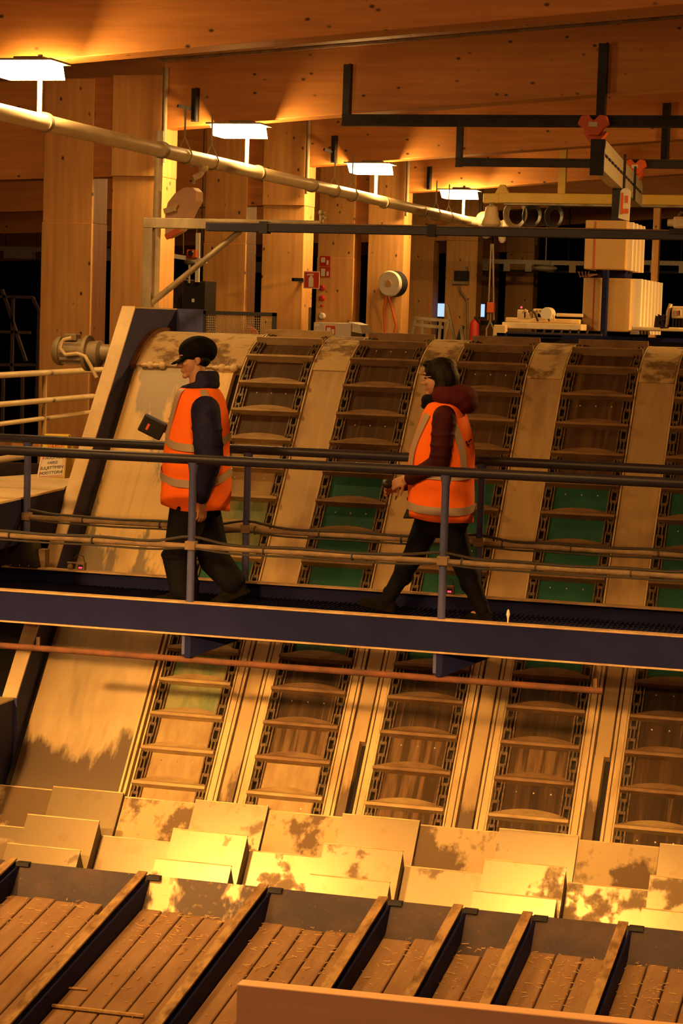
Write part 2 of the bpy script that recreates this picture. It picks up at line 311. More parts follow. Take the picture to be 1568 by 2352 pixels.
# sloping board ceiling above the beams: beams climb to the right at about 4.5 degrees
SL = 0.0775
def beam_z(x): return 3.80 + (x+7.93)*SL        # underside line
DEPTH_B = .66
zc = lambda x: beam_z(x)+DEPTH_B+.12
struct(MB().hexa([(-22, -6, zc(-8.5)), (-8.5, -6, zc(-8.5)), (-8.5, 52, zc(-8.5)), (-22, 52, zc(-8.5)), (-22, -6, zc(-8.5)+.2), (-8.5, -6, zc(-8.5)+.2), (-8.5, 52, zc(-8.5)+.2), (-22, 52, zc(-8.5)+.2)])
       .hexa([(-8.5, -6, zc(-8.5)), (8, -6, zc(8)), (8, 52, zc(8)), (-8.5, 52, zc(-8.5)), (-8.5, -6, zc(-8.5)+.2), (8, -6, zc(8)+.2), (8, 52, zc(8)+.2), (-8.5, 52, zc(-8.5)+.2)]).build('ceiling', 'roof'))
FY = [16.0, 21.0, 26.0, 31.0, 36.0, 41.0]     # frame depths
where = ['nearest the viewer, across the very top', 'second nearest, carrying the long dark crane rail', 'third nearest, carrying the short crane rail', 'fourth, just above the yellow crane beam', 'fifth, far back over the yellow beam', 'last, far back in the hall']
for k, Y in enumerate(FY):
    x0, x1 = -7.95, 8.0
    b = MB().hexa([(x0, Y, beam_z(x0)), (x1, Y, beam_z(x1)), (x1, Y+.3, beam_z(x1)), (x0, Y+.3, beam_z(x0)),
                   (x0, Y, beam_z(x0)+DEPTH_B), (x1, Y, beam_z(x1)+DEPTH_B), (x1, Y+.3, beam_z(x1)+DEPTH_B), (x0, Y+.3, beam_z(x0)+DEPTH_B)]).build('roof_beam', 'beam', bevel=.008)
    if k == 0: # the first frame's beam is deeper
        for v in b.data.vertices:
            if v.co.z > beam_z(v.co.x)+.3: v.co.z += .1
    tag(b, 'glulam roof beam with knots, '+where[k], 'beam', 'glulam roof beams', 'structure')
    if k:
        # beam of the lower roof to the left, ends flush in the second column of the pair
        lb = MB().hexa([(-22, Y+.04, 2.80), (-8.48, Y+.04, 3.31), (-8.48, Y+.3, 3.31), (-22, Y+.3, 2.80), (-22, Y+.04, 3.8), (-8.48, Y+.04, 4.32), (-8.48, Y+.3, 4.32), (-22, Y+.3, 3.8)]).build('side_beam', 'beam')
        tag(lb, 'low glulam beam left of column pair, '+ORD[k-1]+' frame back from the elevator', 'beam', 'side aisle beams', 'structure')
    if k:
        nm = ['nearest pair, beside the elevator side frame', 'second pair, behind the diagonal brace', 'third pair, with the round hose reel and red signs', 'fourth pair, beside the glowing monitors', 'last pair far back'][k-1]
        a = MB().box(-9.26, -8.70, Y, Y+.42, FLOOR, 2.83).box(-9.255, -8.705, Y+.012, Y+.42, 2.83, 4.3).build('timber_column', 'column', bevel=.006)
        tag(a, 'left pine column of the '+nm, 'column', 'glulam columns', 'structure')
        a = MB().box(-8.485, -7.945, Y, Y+.42, FLOOR, 3.31).box(-8.49, -7.94, Y-.03, Y+.42, 3.31, 4.33).build('timber_column', 'column', bevel=.006)
        tag(a, 'right pine column of the '+nm, 'column', 'glulam columns', 'structure')
        # thin tube standing in for the lit side face of the right column
        t = MB().tube([(-7.90, Y-.08, 4.4), (-7.90, Y-.08, 3.45)], .028, 10).build('lit_edge_tube', 'galv', smooth=True)
        tag(t, 'thin grey tube added for the lit side of the right column of the '+nm, 'pipe', 'lit edge tubes at columns', 'structure')
# thin conduit along the top of the second beam
c0 = atY(365, 138, 20.9); c1 = atY(1568, 38, 20.9)
tag(MB().tube([c0, c1+(c1-c0)*.3], .018, 8).build('conduit_pipe', 'dustrail', smooth=True), 'thin conduit running along the top of the second roof beam', 'pipe')

# ================================================================ lamps and sprinkler main
LX = -7.047
lab = ['glowing sodium lamp cut by the left frame edge', 'glowing sodium lamp second from left, over the grey gantry frame', 'glowing sodium lamp third from left, under the third beam', 'small glowing sodium lamp farthest back, beside the yellow crane beam']
for k, Yl in enumerate([15.68, 20.8, 25.8, 30.66]):
    X0, X1 = LX-.26, LX+.21
    t = thing('hanging_lamp', (LX, Yl, 3.68), lab[k], 'lamp', 'sodium lamps over the pipe')
    lens = MB(); y0, y1 = Yl-.15, Yl+.2
    lens.hexa([(X0+.02, y0+.02, 3.70), (X1+.01, y0+.02, 3.70), (X1+.01, y1, 3.70), (X0+.02, y1, 3.70), (X0-.01, y0, 3.81), (X1-.01, y0, 3.81), (X1-.01, y1, 3.81), (X0-.01, y1, 3.81)])
    lens.build('lamp_lens', 'lens', t, label='glowing orange-white lens')
    MB().box(X0-.05, X1+.05, y0-.02, y1+.02, 3.812, 3.828).box(LX-.12, LX+.12, Yl-.02, Yl+.12, 3.828, 3.86).build('housing', 'lamp_box', t)
    MB().tube([(LX, Yl+.22, 3.9), (LX, Yl+.22, 3.4)], .02, 8).build('drop_rod', 'pipe', t)
pm = thing('sprinkler_pipe', (LX, 24, 3.39), 'long pale overhead pipe receding under the row of lamps', 'pipe')
MB().tube([(LX, 8, 3.385), (LX, 20, 3.385), (LX, 31.2, 3.41)], .066, 18).build('pipe_run', 'pipe', pm, smooth=True)
for Y in (16.0, 18.6, 21.4, 23.3, 26.4, 28.4): MB().tube([(LX, Y-.03, 3.389), (LX, Y+.03, 3.389)], .078, 18).build('coupling', 'galv', pm, smooth=True)
def hanger_pair(Y, lbl):
    t = thing('pipe_hanger', (LX, Y, 3.46), lbl, 'hanger', 'rod hangers of the overhead pipe')
    for dy in (0, .75):
        MB().tube([(LX, Y+dy, 3.85), (LX, Y+dy, 3.56)], .009, 6).build('rod', 'galv', t)
        MB().tube([(LX-.075, Y+dy, 3.40), (LX, Y+dy, 3.56), (LX+.075, Y+dy, 3.40)], .008, 6).tube([(LX-.075, Y+dy, 3.40), (LX-.05, Y+dy, 3.33), (LX, Y+dy, 3.312), (LX+.05, Y+dy, 3.33), (LX+.075, Y+dy, 3.40)], .008, 6).build('clevis', 'galv', t)
hanger_pair(19.2, 'pair of rods with forked clevises holding the pipe left of the second lamp')
hanger_pair(24.2, 'pair of rods with forked clevises holding the pipe left of the third lamp')
hanger_pair(29.2, 'pair of rods with forked clevises holding the pipe left of the farthest lamp')
t = thing('pipe_valve', atX(462, 395, LX), 'small tap hanging under the pipe near the second lamp', 'valve')
a = atX(468, 362, LX)
MB().tube([a, a+Vector((0, 0, -.10)), a+Vector((-.03, 0, -.16)), a+Vector((-.09, 0, -.19))], .03, 10).ball(a+Vector((0, 0, -.09)), .05).build('tap_body', 'pipe', t, smooth=True)
MB().bar(a+Vector((-.05, -.04, -.06)), a+Vector((-.12, -.04, -.10)), .02, .015).tube([a+Vector((-.09, 0, -.19)), a+Vector((-.10, 0, -.25))], .02, 8).build('handle', 'galv', t)
# pipe end with cap fitting
a = Vector((LX, 31.2, 3.41)); t = thing('pipe_fitting', a, 'dusty fitting cluster at the far end of the overhead pipe', 'fitting')
MB().tube([a, a+Vector((.5, .3, -.05))], .07, 12).ball(a+Vector((.22, .1, .02)), .13).ball(a+Vector((.5, .3, -.05)), .10).build('valve_body', 'galv', t, smooth=True)

# steel drop brackets on beams
def drop(x, y0, y1, Y, lbl, wpx=20):
    p0 = atY(x, y0, Y); p1 = atY(x, y1, Y); wd = wpx/F_PX*Y/fw.y*1.0
    o = MB().box(p1.x-wd/2, p1.x+wd/2, Y-.02, Y+.0, p1.z, p0.z).box(p1.x+wd/2-.015, p1.x+wd/2, Y-.09, Y, p1.z, p0.z).build('drop_bracket', 'steel_dark')
    tag(o, lbl, 'bracket', 'dark steel drop brackets'); return o
drop(448, 203, 280, 20.97, 'short dark steel bracket on the second beam, left of the second lamp', 18)
drop(796, 148, 290, 20.97, 'dark steel bracket at the left end of the long crane rail', 21)
drop(1380, 100, 275, 20.97, 'tall dark steel bracket above the orange trolley', 22)
drop(767, 312, 374, 25.97, 'short dark steel bracket left of the third lamp', 14)
drop(1054, 292, 384, 25.97, 'dark steel bracket at the left end of the short crane rail', 16)
drop(1526, 237, 372, 25.97, 'dark steel bracket near the right frame edge', 18)
drop(985, 383, 436, 30.97, 'smallest dark steel bracket, left of the farthest lamp', 11)
def small_arm(x0, x1, y0, y1, Y, lbl):
    tag(MB().bar(atY(x0, y0, Y-.1), atY(x1+4, y1, Y+.06), .03, .03).build('bracket_arm', 'steel_dark'), lbl, 'bracket')
small_arm(408, 446, 243, 252, 20.9, 'short arm from bracket to the pipe rod, on the second beam')
small_arm(744, 766, 343, 352, 25.9, 'short arm from bracket to the pipe rod, on the third beam')
# crane rails along X
def xrail(xa, ya, xb, yb, Y, h, lbl):
    a = atY(xa, ya, Y); b = atY(xb, yb, Y); b = a+(b-a)*1.15
    z = (a.z+b.z)/2
    o = MB().box(a.x, b.x, Y-.05, Y+.05, z-h/2, z-h/2+.02).box(a.x, b.x, Y-.02, Y+.02, z-h/2, z+h/2).box(a.x, b.x, Y-.045, Y+.045, z+h/2-.02, z+h/2).build('crane_rail', 'steel_dark')
    return tag(o, lbl, 'rail', 'light crane rails')
xrail(787, 273, 1568, 282, 20.85, .11, 'long dark crane rail hung under the second beam')
xrail(1047, 371, 1568, 378, 25.85, .10, 'shorter dark crane rail hung under the third beam')
# trolleys
def trolley(x, y, Y, s, lbl):
    c = atY(x, y, Y); t = thing('crane_trolley', c, lbl, 'trolley', 'orange crane trolleys')
    MB().prism_y([(c.x-.14*s, c.z+.0*s), (c.x-.11*s, c.z+.07*s), (c.x-.05*s, c.z+.08*s), (c.x, c.z+.03*s), (c.x+.05*s, c.z+.08*s), (c.x+.11*s, c.z+.07*s), (c.x+.14*s, c.z+.0*s), (c.x+.09*s, c.z-.04*s), (c.x+.05*s, c.z-.10*s), (c.x-.05*s, c.z-.10*s), (c.x-.09*s, c.z-.04*s)], Y-.12, Y-.06).build('side_cheek', 'orange', t, bevel=.01)
    MB().prism_y([(c.x-.10*s, c.z-.06*s), (c.x+.10*s, c.z-.06*s), (c.x+.04*s, c.z-.15*s), (c.x-.04*s, c.z-.15*s)], Y-.06, Y+.12).build('yoke', 'orange', t)
    MB().box(c.x-.04*s, c.x+.035*s, Y-.124, Y-.12, c.z-.025*s, c.z+.015*s).build('label_plate', 'white', t)
trolley(1367, 287, 20.85, 1.1, 'bright orange trolley on the long crane rail')
trolley(1461, 383, 25.85, 1.0, 'smaller orange trolley on the short crane rail')
# travelling bridge between the two rails
pa = atY(1376, 345, 20.75); zt = pa.z
t = thing('crane_bridge', pa, 'pale aluminium crane bridge girder sloping away under the orange trolleys', 'girder')
xb = pa.x; Yb0, Yb1 = 20.72, 25.5
x2 = atY(1456, 385, 25.8).x; sk = (x2-xb)/(25.8-Yb0)
def sbox(mb, xl, xr, ya, yb, za, zb):
    o0 = xb+(ya-Yb0)*sk; o1 = xb+(yb-Yb0)*sk
    return mb.hexa([(o0+xl, ya, za), (o0+xr, ya, za), (o1+xr, yb, za), (o1+xl, yb, za), (o0+xl, ya, zb), (o0+xr, ya, zb), (o1+xr, yb, zb), (o1+xl, yb, zb)])
Yb1 = 26.6
g = MB(); sbox(g, -.065, .06, Yb0, Yb1, zt-.20, zt-.06); sbox(g, -.065, .06, Yb0, Yb1, zt-.03, zt+.10); sbox(g, -.05, .045, Yb0, Yb1, zt-.06, zt-.03); g.build('girder', 'alu', t, bevel=.006)
MB().box(xb-.075, xb+.055, Yb0-.03, Yb0, zt-.24, zt+.10).build('end_cap', 'steel_dark', t)
for k in range(14): sbox(MB(), .045, .064, Yb0+.2+k*.40, Yb0+.34+k*.40, zt-.058, zt-.032).build('slot', 'ink', t)
for yy in (23.2, 24.9): sbox(MB(), .06, .085, yy, yy+.06, zt-.22, zt+.16).build('clamp_strap', 'steel_dark', t)
# hanging mast with sign panel
t = thing('hanging_mast', atY(1418, 470, 23.2), 'dark mast hanging from crane bridge with rounded sign panel', 'mast')
m0 = atY(1417, 425, 23.2); m1 = atY(1415, 515, 23.2)
MB().box(m0.x-.05, m0.x+.04, 23.2, 23.3, m1.z, zt-.2).build('post', 'steel_dark', t)
q0 = atY(1437, 432, 23.1); q1 = atY(1437, 508, 23.1)
pts = []
for i in range(9): a = math.pi*i/8; pts.append((q0.x+.055*math.cos(a), q0.z-.05+.05*math.sin(a)))
pts += [(q0.x-.065, q1.z+.03), (q0.x+.05, q1.z)]
MB().prism_y(pts, 23.08, 23.1).build('sign_panel', 'paper', t)
MB().box(q0.x-.045, q0.x-.02, 23.076, 23.08, q1.z+.07, q0.z-.05).box(q0.x+.0, q0.x+.03, 23.076, 23.08, q1.z+.19, q0.z-.08).box(q0.x-.01, q0.x+.04, 23.076, 23.08, q1.z+.08, q1.z+.13).build('print', 'orange', t)
# ================================================================ yellow crane beam and hoist
YB = 29.3
a = atY(1108, 452, YB); b = atY(1700, 456, YB)
t = thing('jib_beam', a, 'long yellow crane beam crossing the back of the hall', 'crane')
MB().box(a.x+.22, b.x, YB, YB+.14, a.z-.075, a.z+.06).box(a.x+.0, a.x+.24, YB+.02, YB+.12, a.z-.08, a.z+.05).build('beam', 'yellow', t, bevel=.01)
MB().box(a.x+.3, b.x, YB-.03, YB+.17, a.z-.105, a.z-.08).build('bottom_flange', 'galv', t)
h = atY(1297, 380, YB+.3); h2 = atY(1297, 440, YB+.3)
MB().box(h.x-.05, h.x+.05, YB+.1, YB+.2, a.z+.05, h.z+.3).build('hanger_post', 'yellow', t)
q = atY(1152, 432, YB)
MB().prism_y([(q.x-.10, a.z+.05), (q.x+.10, a.z+.05), (q.x+.03, a.z+.17), (q.x-.03, a.z+.17)], YB+.02, YB+.1).build('gusset', 'yellow', t)
c = atY(1128, 505, YB)
t = thing('chain_hoist', c, 'pale chain hoist hanging at the left end of the yellow beam', 'hoist')
MB().lathe(c+Vector((0, 0, .20)), (0, 0, -1), [(0, .03), (.03, .08), (.1, .095), (.16, .10), (.2, .12), (.26, .14), (.30, .10), (.31, .02)], 18).build('motor_body', 'pipe', t, smooth=True)
e0 = atY(1116, 538, YB); MB().lathe(e0+Vector((0, 0, .09)), (0, 0, -1), [(0, .075), (.12, .07), (.15, .02)], 16).build('chain_bag', 'paper', t, smooth=True)
e1 = atY(1153, 548, YB+.3); MB().lathe(e1+Vector((0, 0, .09)), (0, 0, -1), [(0, .06), (.12, .05), (.15, .02)], 16).build('chain_bag', 'paper', t, smooth=True)
MB().tube([c+Vector((.0, 0, .2)), c+Vector((0, 0, .235))], .03, 8).build('hook_eye', 'galv', t)
for xs, xe in ((1128, 1120), (1132, 1134)):
    MB().tube([atY(xs, 560, YB), atY(xe, 735, YB)], .012, 6).build('chain', 'galv', t)
k0 = atY(1127, 705, YB); MB().box(k0.x-.05, k0.x+.05, YB-.05, YB+.05, k0.z-.08, k0.z+.06).build('hook_block', 'orange', t, bevel=.01)
MB().tube([k0+Vector((0, 0, -.08)), k0+Vector((.0, 0, -.20)), k0+Vector((-.05, 0, -.3)), k0+Vector((-.05, 0, -.55))], .012, 6).tube([k0+Vector((0, 0, -.20)), k0+Vector((.05, 0, -.3)), k0+Vector((.05, 0, -.55))], .012, 6).build('sling', 'galv', t)
yb_z = atY(1108, 452, YB).z-.06
# festoon cable coils under the yellow beam
for i, (x, y, rx) in enumerate([(1183, 492, .16), (1222, 495, .13), (1272, 497, .13)]):
    c = atY(x, y, YB+.05); mb = MB()
    for j in range(5):
        pts = [(c.x+(rx-.012*j)*math.cos(u), YB+.05+.02*j, c.z+(rx*1.15-.01*j)*math.sin(u)) for u in (2*math.pi*q/18 for q in range(19))]
        mb.tube(pts, .012, 6)
    mb.tube([(c.x, YB+.09, c.z+rx), (c.x, YB+.09, yb_z)], .012, 6)
    tag(mb.build('cable_coil', ['galv', 'cable', 'cable'][i], smooth=True), ['pale hanging cable loop nearest the hoist', 'dark cable coil in the middle under the yellow beam', 'dark cable coil farthest right under the yellow beam'][i], 'cable', 'cable loops under the yellow beam')
mb = MB()
p = [atY(1205+i*11, 464+2*math.sin(i*1.7), YB+.07) for i in range(8)]
mb.tube(p, .03, 8); tag(mb.build('cable_bundle', 'cable', smooth=True), 'dark cable bundle lashed along the yellow beam', 'cable')
# ================================================================ background machinery on the right
def mbox(name, r, Y, dep, mat, lbl, cat, group=None, bevel=.01, ground=False):
    q_ = pbox(MB(), *r, Y, dep)
    if ground: q_.v = [(x, y, FLOOR if z < (min(v[2] for v in q_.v)+.01) else z) for x, y, z in list(q_.v)]
    o = q_.build(name, mat, bevel=bevel); return tag(o, lbl, cat, group)
YM = 23.0
p0 = atY(1335, 760, YM); p1 = atY(1450, 640, YM)
t = thing('control_cabinet', (p0.x, YM, p0.z), 'large beige lower cabinet with ribbed right side on machine bed', 'cabinet')
cb = MB().box(p0.x, p1.x, YM, YM+1.75, p0.z, p1.z).build('cabinet_body', 'cabinet', t, bevel=.01)
s0 = atY(1362, 700, YM).x
MB().box(s0-.006, s0+.006, YM-.004, YM+.0, p0.z+.01, p1.z-.01).build('door_seam', 'redink', cb)
for k in range(7):
    MB().box(p1.x, p1.x+.10, YM+.05+.26*k, YM+.16+.26*k, p0.z-.02, p1.z).build('rib', 'paper', t)
p0b = atY(1340, 618, YM); p1b = atY(1440, 507, YM)
t = thing('control_cabinet', (p0b.x, YM, p0b.z), 'beige upper cabinet hanging above the ribbed cabinet', 'cabinet')
cb = MB().box(p0b.x, p1b.x, YM, YM+1.1, p0b.z, p1b.z).build('cabinet_body', 'cabinet', t, bevel=.01)
s0 = atY(1366, 560, YM).x
MB().box(s0-.005, s0+.005, YM-.004, YM, p0b.z+.01, p1b.z-.01).build('door_seam', 'redink', cb)
for k in range(4): MB().box(p1b.x, p1b.x+.05, YM+.1+.27*k, YM+.2+.27*k, p0b.z, p1b.z-.01).build('rib', 'paper', t)
mbox('cable_duct', (1368, 612, 1436, 640), YM+.2, .5, 'navy', 'dark duct joining upper and lower cabinets', 'duct')
mb = MB()
for i in range(4):
    mb.tube([atY(1328+8*i, 624, YM-.1), atY(1332+6*i, 636, YM-.15), atY(1350+7*i, 630, YM-.1), atY(1378, 634, YM-.05)], .007, 6)
tag(mb.build('cable_loops', 'rusty', smooth=True), 'loose orange cables between the two beige cabinets', 'cable')
mbox('support_post', (1380, 620, 1393, 775), YM-.12, .1, 'navy', 'dark vertical post in front of the beige cabinet', 'post', ground=True)
# machine bed
t = thing('machine_bed', atY(1350, 790, 22.6), 'long dusty machine bed behind the elevator crest at right', 'machine')
pbox(MB(), 1152, 742, 1335, 757, 22.6, 1.2).build('bed_top', 'pipe', t, bevel=.01)
pbox(MB(), 1160, 731, 1332, 742, 22.9, .8).build('back_rail', 'frame', t, bevel=.01)
pbox(MB(), 1450, 752, 1640, 762, 22.6, 1.2).build('bed_top', 'pipe', t, bevel=.01)
pbox(MB(), 1165, 764, 1380, 774, 22.55, .1).build('side_rail', 'endplate', t)
pbox(MB(), 1165, 769, 1290, 773, 22.5, .05).build('side_rail', 'frame', t)
q = pbox(MB(), 1150, 776, 1640, 830, 22.7, 1.0); zm = min(v[2] for v in q.v); q.v = [(x, y, FLOOR if z < zm+.01 else z) for x, y, z in q.v]; q.build('base', 'dark_gap', t)
pbox(MB(), 1140, 772, 1640, 782, 22.5, .1).build('side_rail', 'navy', t)
for k in range(9):
    MB().tube([atY(1190+20*k, 757, 22.58), atY(1186+20*k, 770, 22.58)], .012, 6).build('strut', 'endplate', t)
t = thing('actuator_unit', atY(1230, 735, 22.8), 'jumble of pale valves and hoses on the machine bed', 'machine')
for (x, y, r) in ((1200, 722, .05), (1212, 724, .04), (1236, 720, .05), (1243, 727, .04)):
    c = atY(x, y, 22.75); MB().box(c.x-r, c.x+r, 22.7, 22.8, c.z-r, c.z+r).build('valve_block', 'pipe', t, bevel=.01)
c = atY(1257, 720, 22.7); MB().lathe((c.x, 22.62, c.z), (0, 1, 0), [(0, .02), (.0, .06), (.03, .065), (.2, .065)], 18).build('round_motor', 'paper', t, smooth=True)
for i in range(5):
    MB().tube([atY(1198+14*i, 718, 22.7), atY(1206+14*i, 711, 22.68), atY(1214+14*i, 722, 22.66), atY(1222+13*i, 738, 22.64)], .010, 6).build('hose', ['frame', 'endplate'][i % 2], t, smooth=True)
MB().ball(atY(1197, 706, 22.75), .012, 8, 6).build('indicator_light', 'led', t, label='tiny red indicator'); MB().tube([atY(1197, 707, 22.75), atY(1199, 722, 22.75)], .006, 6).build('indicator_stem', 'black', t)
mbox('guide_bar', (1276, 720, 1338, 728), 22.9, .1, 'pipe', 'pale bar above the machine bed beside the beige cabinet', 'bar')
mbox('valve_stack', (1133, 746, 1160, 772), 22.5, .15, 'frame', 'small pale valve stack at the left end of the machine bed', 'valve')
t = thing('terminal_box', atY(1560, 745, 22.2), 'pale box with red and dark stripes at right edge', 'box')
pbox(MB(), 1542, 704, 1610, 732, 22.2, .3).build('box_body', 'frame', t, bevel=.01)
pbox(MB(), 1551, 712, 1563, 724, 22.196, .004).build('label_plate', 'paper', t)
pbox(MB(), 1553, 713, 1556, 724, 22.192, .004).build('stripe', 'redink', t); pbox(MB(), 1558, 713, 1561, 724, 22.192, .004).build('stripe', 'ink', t)
for k in range(4): MB().tube([atY(1546+7*k, 732, 22.3), atY(1545+7*k, 752, 22.3)], .01, 6).build('stand_pin', 'endplate', t)
mb = MB()
for i in range(5): mb.tube([atY(1505+4*i, 752, 22.3), atY(1508+6*i, 726-3*(i % 2), 22.3), atY(1514+4*i, 735, 22.3), atY(1520+3*i, 754, 22.3)], .018, 6)
tag(mb.build('hose_bundle', 'endplate', smooth=True), 'dark bundle of hoses right of the ribbed cabinet', 'hose')
tag(MB().tube([atY(1530, 752, 22.3), atY(1534, 715, 22.3), atY(1540, 698, 22.3)], .02, 8).build('lever', 'frame', smooth=True), 'upright pale lever beside the striped box', 'lever')
mbox('back_post', (1496, 470, 1512, 705), 33.0, .15, 'column', 'slim timber post in the back right of the hall', 'post', ground=True)
# far cable tray with drop brackets
def tray(xa, xb, y, Y, lbl, n):
    a = atY(xa, y, Y); b = atY(xb, y+(xb-xa)*.03, Y); z = (a.z+b.z)/2
    t = thing('cable_tray', ((a.x+b.x)/2, Y, z), lbl, 'cable tray', 'far cable trays')
    MB().box(a.x, b.x, Y, Y+.2, z-.02, z+.06).build('tray_rail', 'paper', t)
    MB().box(a.x, b.x, Y, Y+.2, z-.16, z-.12).build('lower_rail', 'steel_dark', t)
    for x in (a.x+.3, b.x-.3): MB().tube([(x, Y+.1, z), (x, Y+.1, zc(x)-.002)], .012, 6).build('hanger_rod', 'steel_dark', t)
    for k in range(n):
        x = a.x+(b.x-a.x)*(k+.5)/n; MB().box(x-.06, x+.06, Y-.02, Y+.0, z-.15, z+.0).build('bracket', 'paper', t)
tray(1090, 1340, 601, 39.0, 'pale far tray with brackets between monitors and cabinets', 5)
tray(1468, 1600, 605, 39.0, 'pale far tray at the right edge behind the timber post', 2)
c = atY(1252, 616, 38.5); tag(MB().ball(c, (.22, .2, .06)).tube([c, (c.x, c.y, zc(c.x)-.002)], .01, 6).build('dome_lamp', 'paper', smooth=True), 'unlit far dome lamp under the pale tray', 'lamp')
def strip(x0, x1, y, Y, lbl):
    a = atY(x0, y, Y); b = atY(x1, y, Y)
    t = thing('strip_light', ((a.x+b.x)/2, Y, a.z), lbl, 'strip light', 'far strip lights')
    MB().box(a.x, b.x, Y, Y+.1, a.z-.03, a.z+.05).build('rail', 'paper', t)
    for x in (a.x+.1, b.x-.1): MB().tube([(x, Y+.05, a.z), (x, Y+.05, zc(max(x, -8.5))-.002)], .012, 6).build('hanger_rod', 'steel_dark', t)
    m = (a.x+b.x)/2; MB().box(m-.3, m+.25, Y-.05, Y+.1, a.z-.16, a.z-.03).build('tube_housing', 'paper', t)
strip(0, 94, 572, 36.0, 'far strip light at the left frame edge')
strip(206, 254, 577, 36.0, 'far strip light between the two nearest columns')
strip(570, 606, 607, 41.5, 'far strip light between the second pair of columns')
# monitors
for (x0, y0, x1, y1, lb) in ((991, 697, 1021, 727, 'bluish glowing monitor left of the box-carrying column'), (1058, 698, 1112, 727, 'bluish glowing monitor behind the fire extinguisher')):
    c = atY((x0+x1)/2, (y0+y1)/2, 37.5); t = thing('monitor', c, lb, 'monitor', 'office monitors')
    pbox(MB(), x0-3, y0-3, x1+3, y1+3, 37.5, .06).build('bezel', 'black', t)
    pbox(MB(), x0, y0, x1, y1, 37.47, .02).build('display', 'screen', t)
    MB().box(c.x-.03, c.x+.03, 37.5, 37.56, atY(1050, 735, 37.2).z-.02, c.z-.1).build('stand', 'black', t)
q = pbox(MB(), 960, 735, 1140, 745, 37.2, .8); d0 = min(v[0] for v in q.v); d1 = max(v[0] for v in q.v); dz = min(v[2] for v in q.v); q.box(d0, d0+.06, 37.2, 38, FL2, dz); q.box(d1-.06, d1, 37.2, 38, FL2, dz)
tag(q.build('desk', 'steel_dark'), 'dark desk under the glowing monitors', 'desk')

# ================================================================ background items around the columns
# fire-extinguisher sign on third column
YS = 25.6
t = thing('fire_sign', atY(715, 643, YS), 'red square sign with white extinguisher symbol on column edge', 'sign')
pbox(MB(), 697, 623, 733, 663, YS, .01).build('sign_plate', 'paper', t); pbox(MB(), 699, 625, 732, 661, YS-.004, .004).build('red_field', 'red', t)
mb = MB(); c = atY(714, 645, YS-.006)
pts = [(c.x-.03, c.z-.075), (c.x+.03, c.z-.075), (c.x+.03, c.z+.03), (c.x+.015, c.z+.05), (c.x+.015, c.z+.065), (c.x-.015, c.z+.065), (c.x-.015, c.z+.05), (c.x-.03, c.z+.03)]
mb.prism_y(pts, YS-.008, YS-.004).prism_y([(c.x-.06, c.z+.06), (c.x-.045, c.z+.085), (c.x+.03, c.z+.085), (c.x+.03, c.z+.07), (c.x-.03, c.z+.07)], YS-.008, YS-.004).build('extinguisher_symbol', 'paper', t)
zb_ = atY(715, 643, YS).z; MB().box(-7.965, -7.82, 25.61, 25.625, zb_-.02, zb_+.02).box(-7.965, -7.935, 25.61, 26.06, zb_-.02, zb_+.02).build('sign_bracket', 'steel_dark', t)
YE = 30.94
for i, (y0, y1) in enumerate(((588, 611), (613, 637))):
    t = thing('alarm_sign', atY(746, (y0+y1)/2, YE), ['upper dark red sign with white pictogram on third column pair', 'lower dark red sign with white hand pictogram'][i], 'sign', 'dark red column signs')
    pbox(MB(), 734, y0, 758, y1, YE, .01).build('sign_plate', 'red', t)
    c = atY(746, (y0+y1)/2, YE)
    MB().box(c.x-.06, c.x+.0, YE-.004, YE, c.z-.06+.04*(1-i), c.z+.05).box(c.x+.025, c.x+.055, YE-.004, YE, c.z-.055, c.z+.01).build('pictogram', 'paper', t)
for i, (y, r) in enumerate(((661, .045), (685, .042), (702, .02), (726, .05))):
    c = atY(739, y, YE)
    tag(MB().lathe((c.x, YE-.04, c.z), (0, 1, 0), [(0, .01), (0, r*.7), (.02, r), (.07, r)], 16).build('alarm_bell', 'red' if i < 3 else 'paper', smooth=True), ['uppermost round red alarm button under the dark red signs', 'second round red alarm button down the column', 'tiny red button, third down the column', 'pale round device lowest on the column'][i], 'alarm', 'alarm buttons on the column')
# white box with hose symbol
t = thing('equipment_box', atY(770, 778, 24), 'pale grey box with red and white sticker beside the column', 'box')
q = pbox(MB(), 719, 741, 806, 800, 24.0, .5); zm = min(v[2] for v in q.v); q.v = [(x, y, FLOOR if z < zm+.01 else z) for x, y, z in q.v]; q.build('box_body', 'alu', t, bevel=.01)
pbox(MB(), 745, 746, 770, 768, 23.99, .01).build('sticker', 'paper', t); pbox(MB(), 747, 748, 769, 768, 23.985, .005).build('red_field', 'red', t)
pbox(MB(), 750, 752, 759, 763, 23.98, .005).build('pictogram', 'paper', t); pbox(MB(), 761, 756, 767, 767, 23.98, .005).build('pictogram', 'paper', t); pbox(MB(), 722, 744, 734, 750, 23.99, .01).build('name_plate', 'white', t)
c = atY(815, 748, 24.0); MB().hexa([(c.x-.08, 24, c.z-.06), (c.x+.06, 24.1, c.z-.09), (c.x+.06, 24.5, c.z-.09), (c.x-.08, 24.5, c.z-.06), (c.x-.08, 24, c.z+.04), (c.x+.03, 24.1, c.z+.01), (c.x+.03, 24.5, c.z+.01), (c.x-.08, 24.5, c.z+.04)]).build('flap', 'paper', t)
tag(MB().tube([atY(712, 706, 24.5), atY(712, 706, 24.5)*1+Vector((0, 0, FLOOR-atY(712, 706, 24.5).z))], .018, 8).build('upright_rod', 'galv', smooth=True), 'thin upright rod between the sign column and the pale box', 'rod')
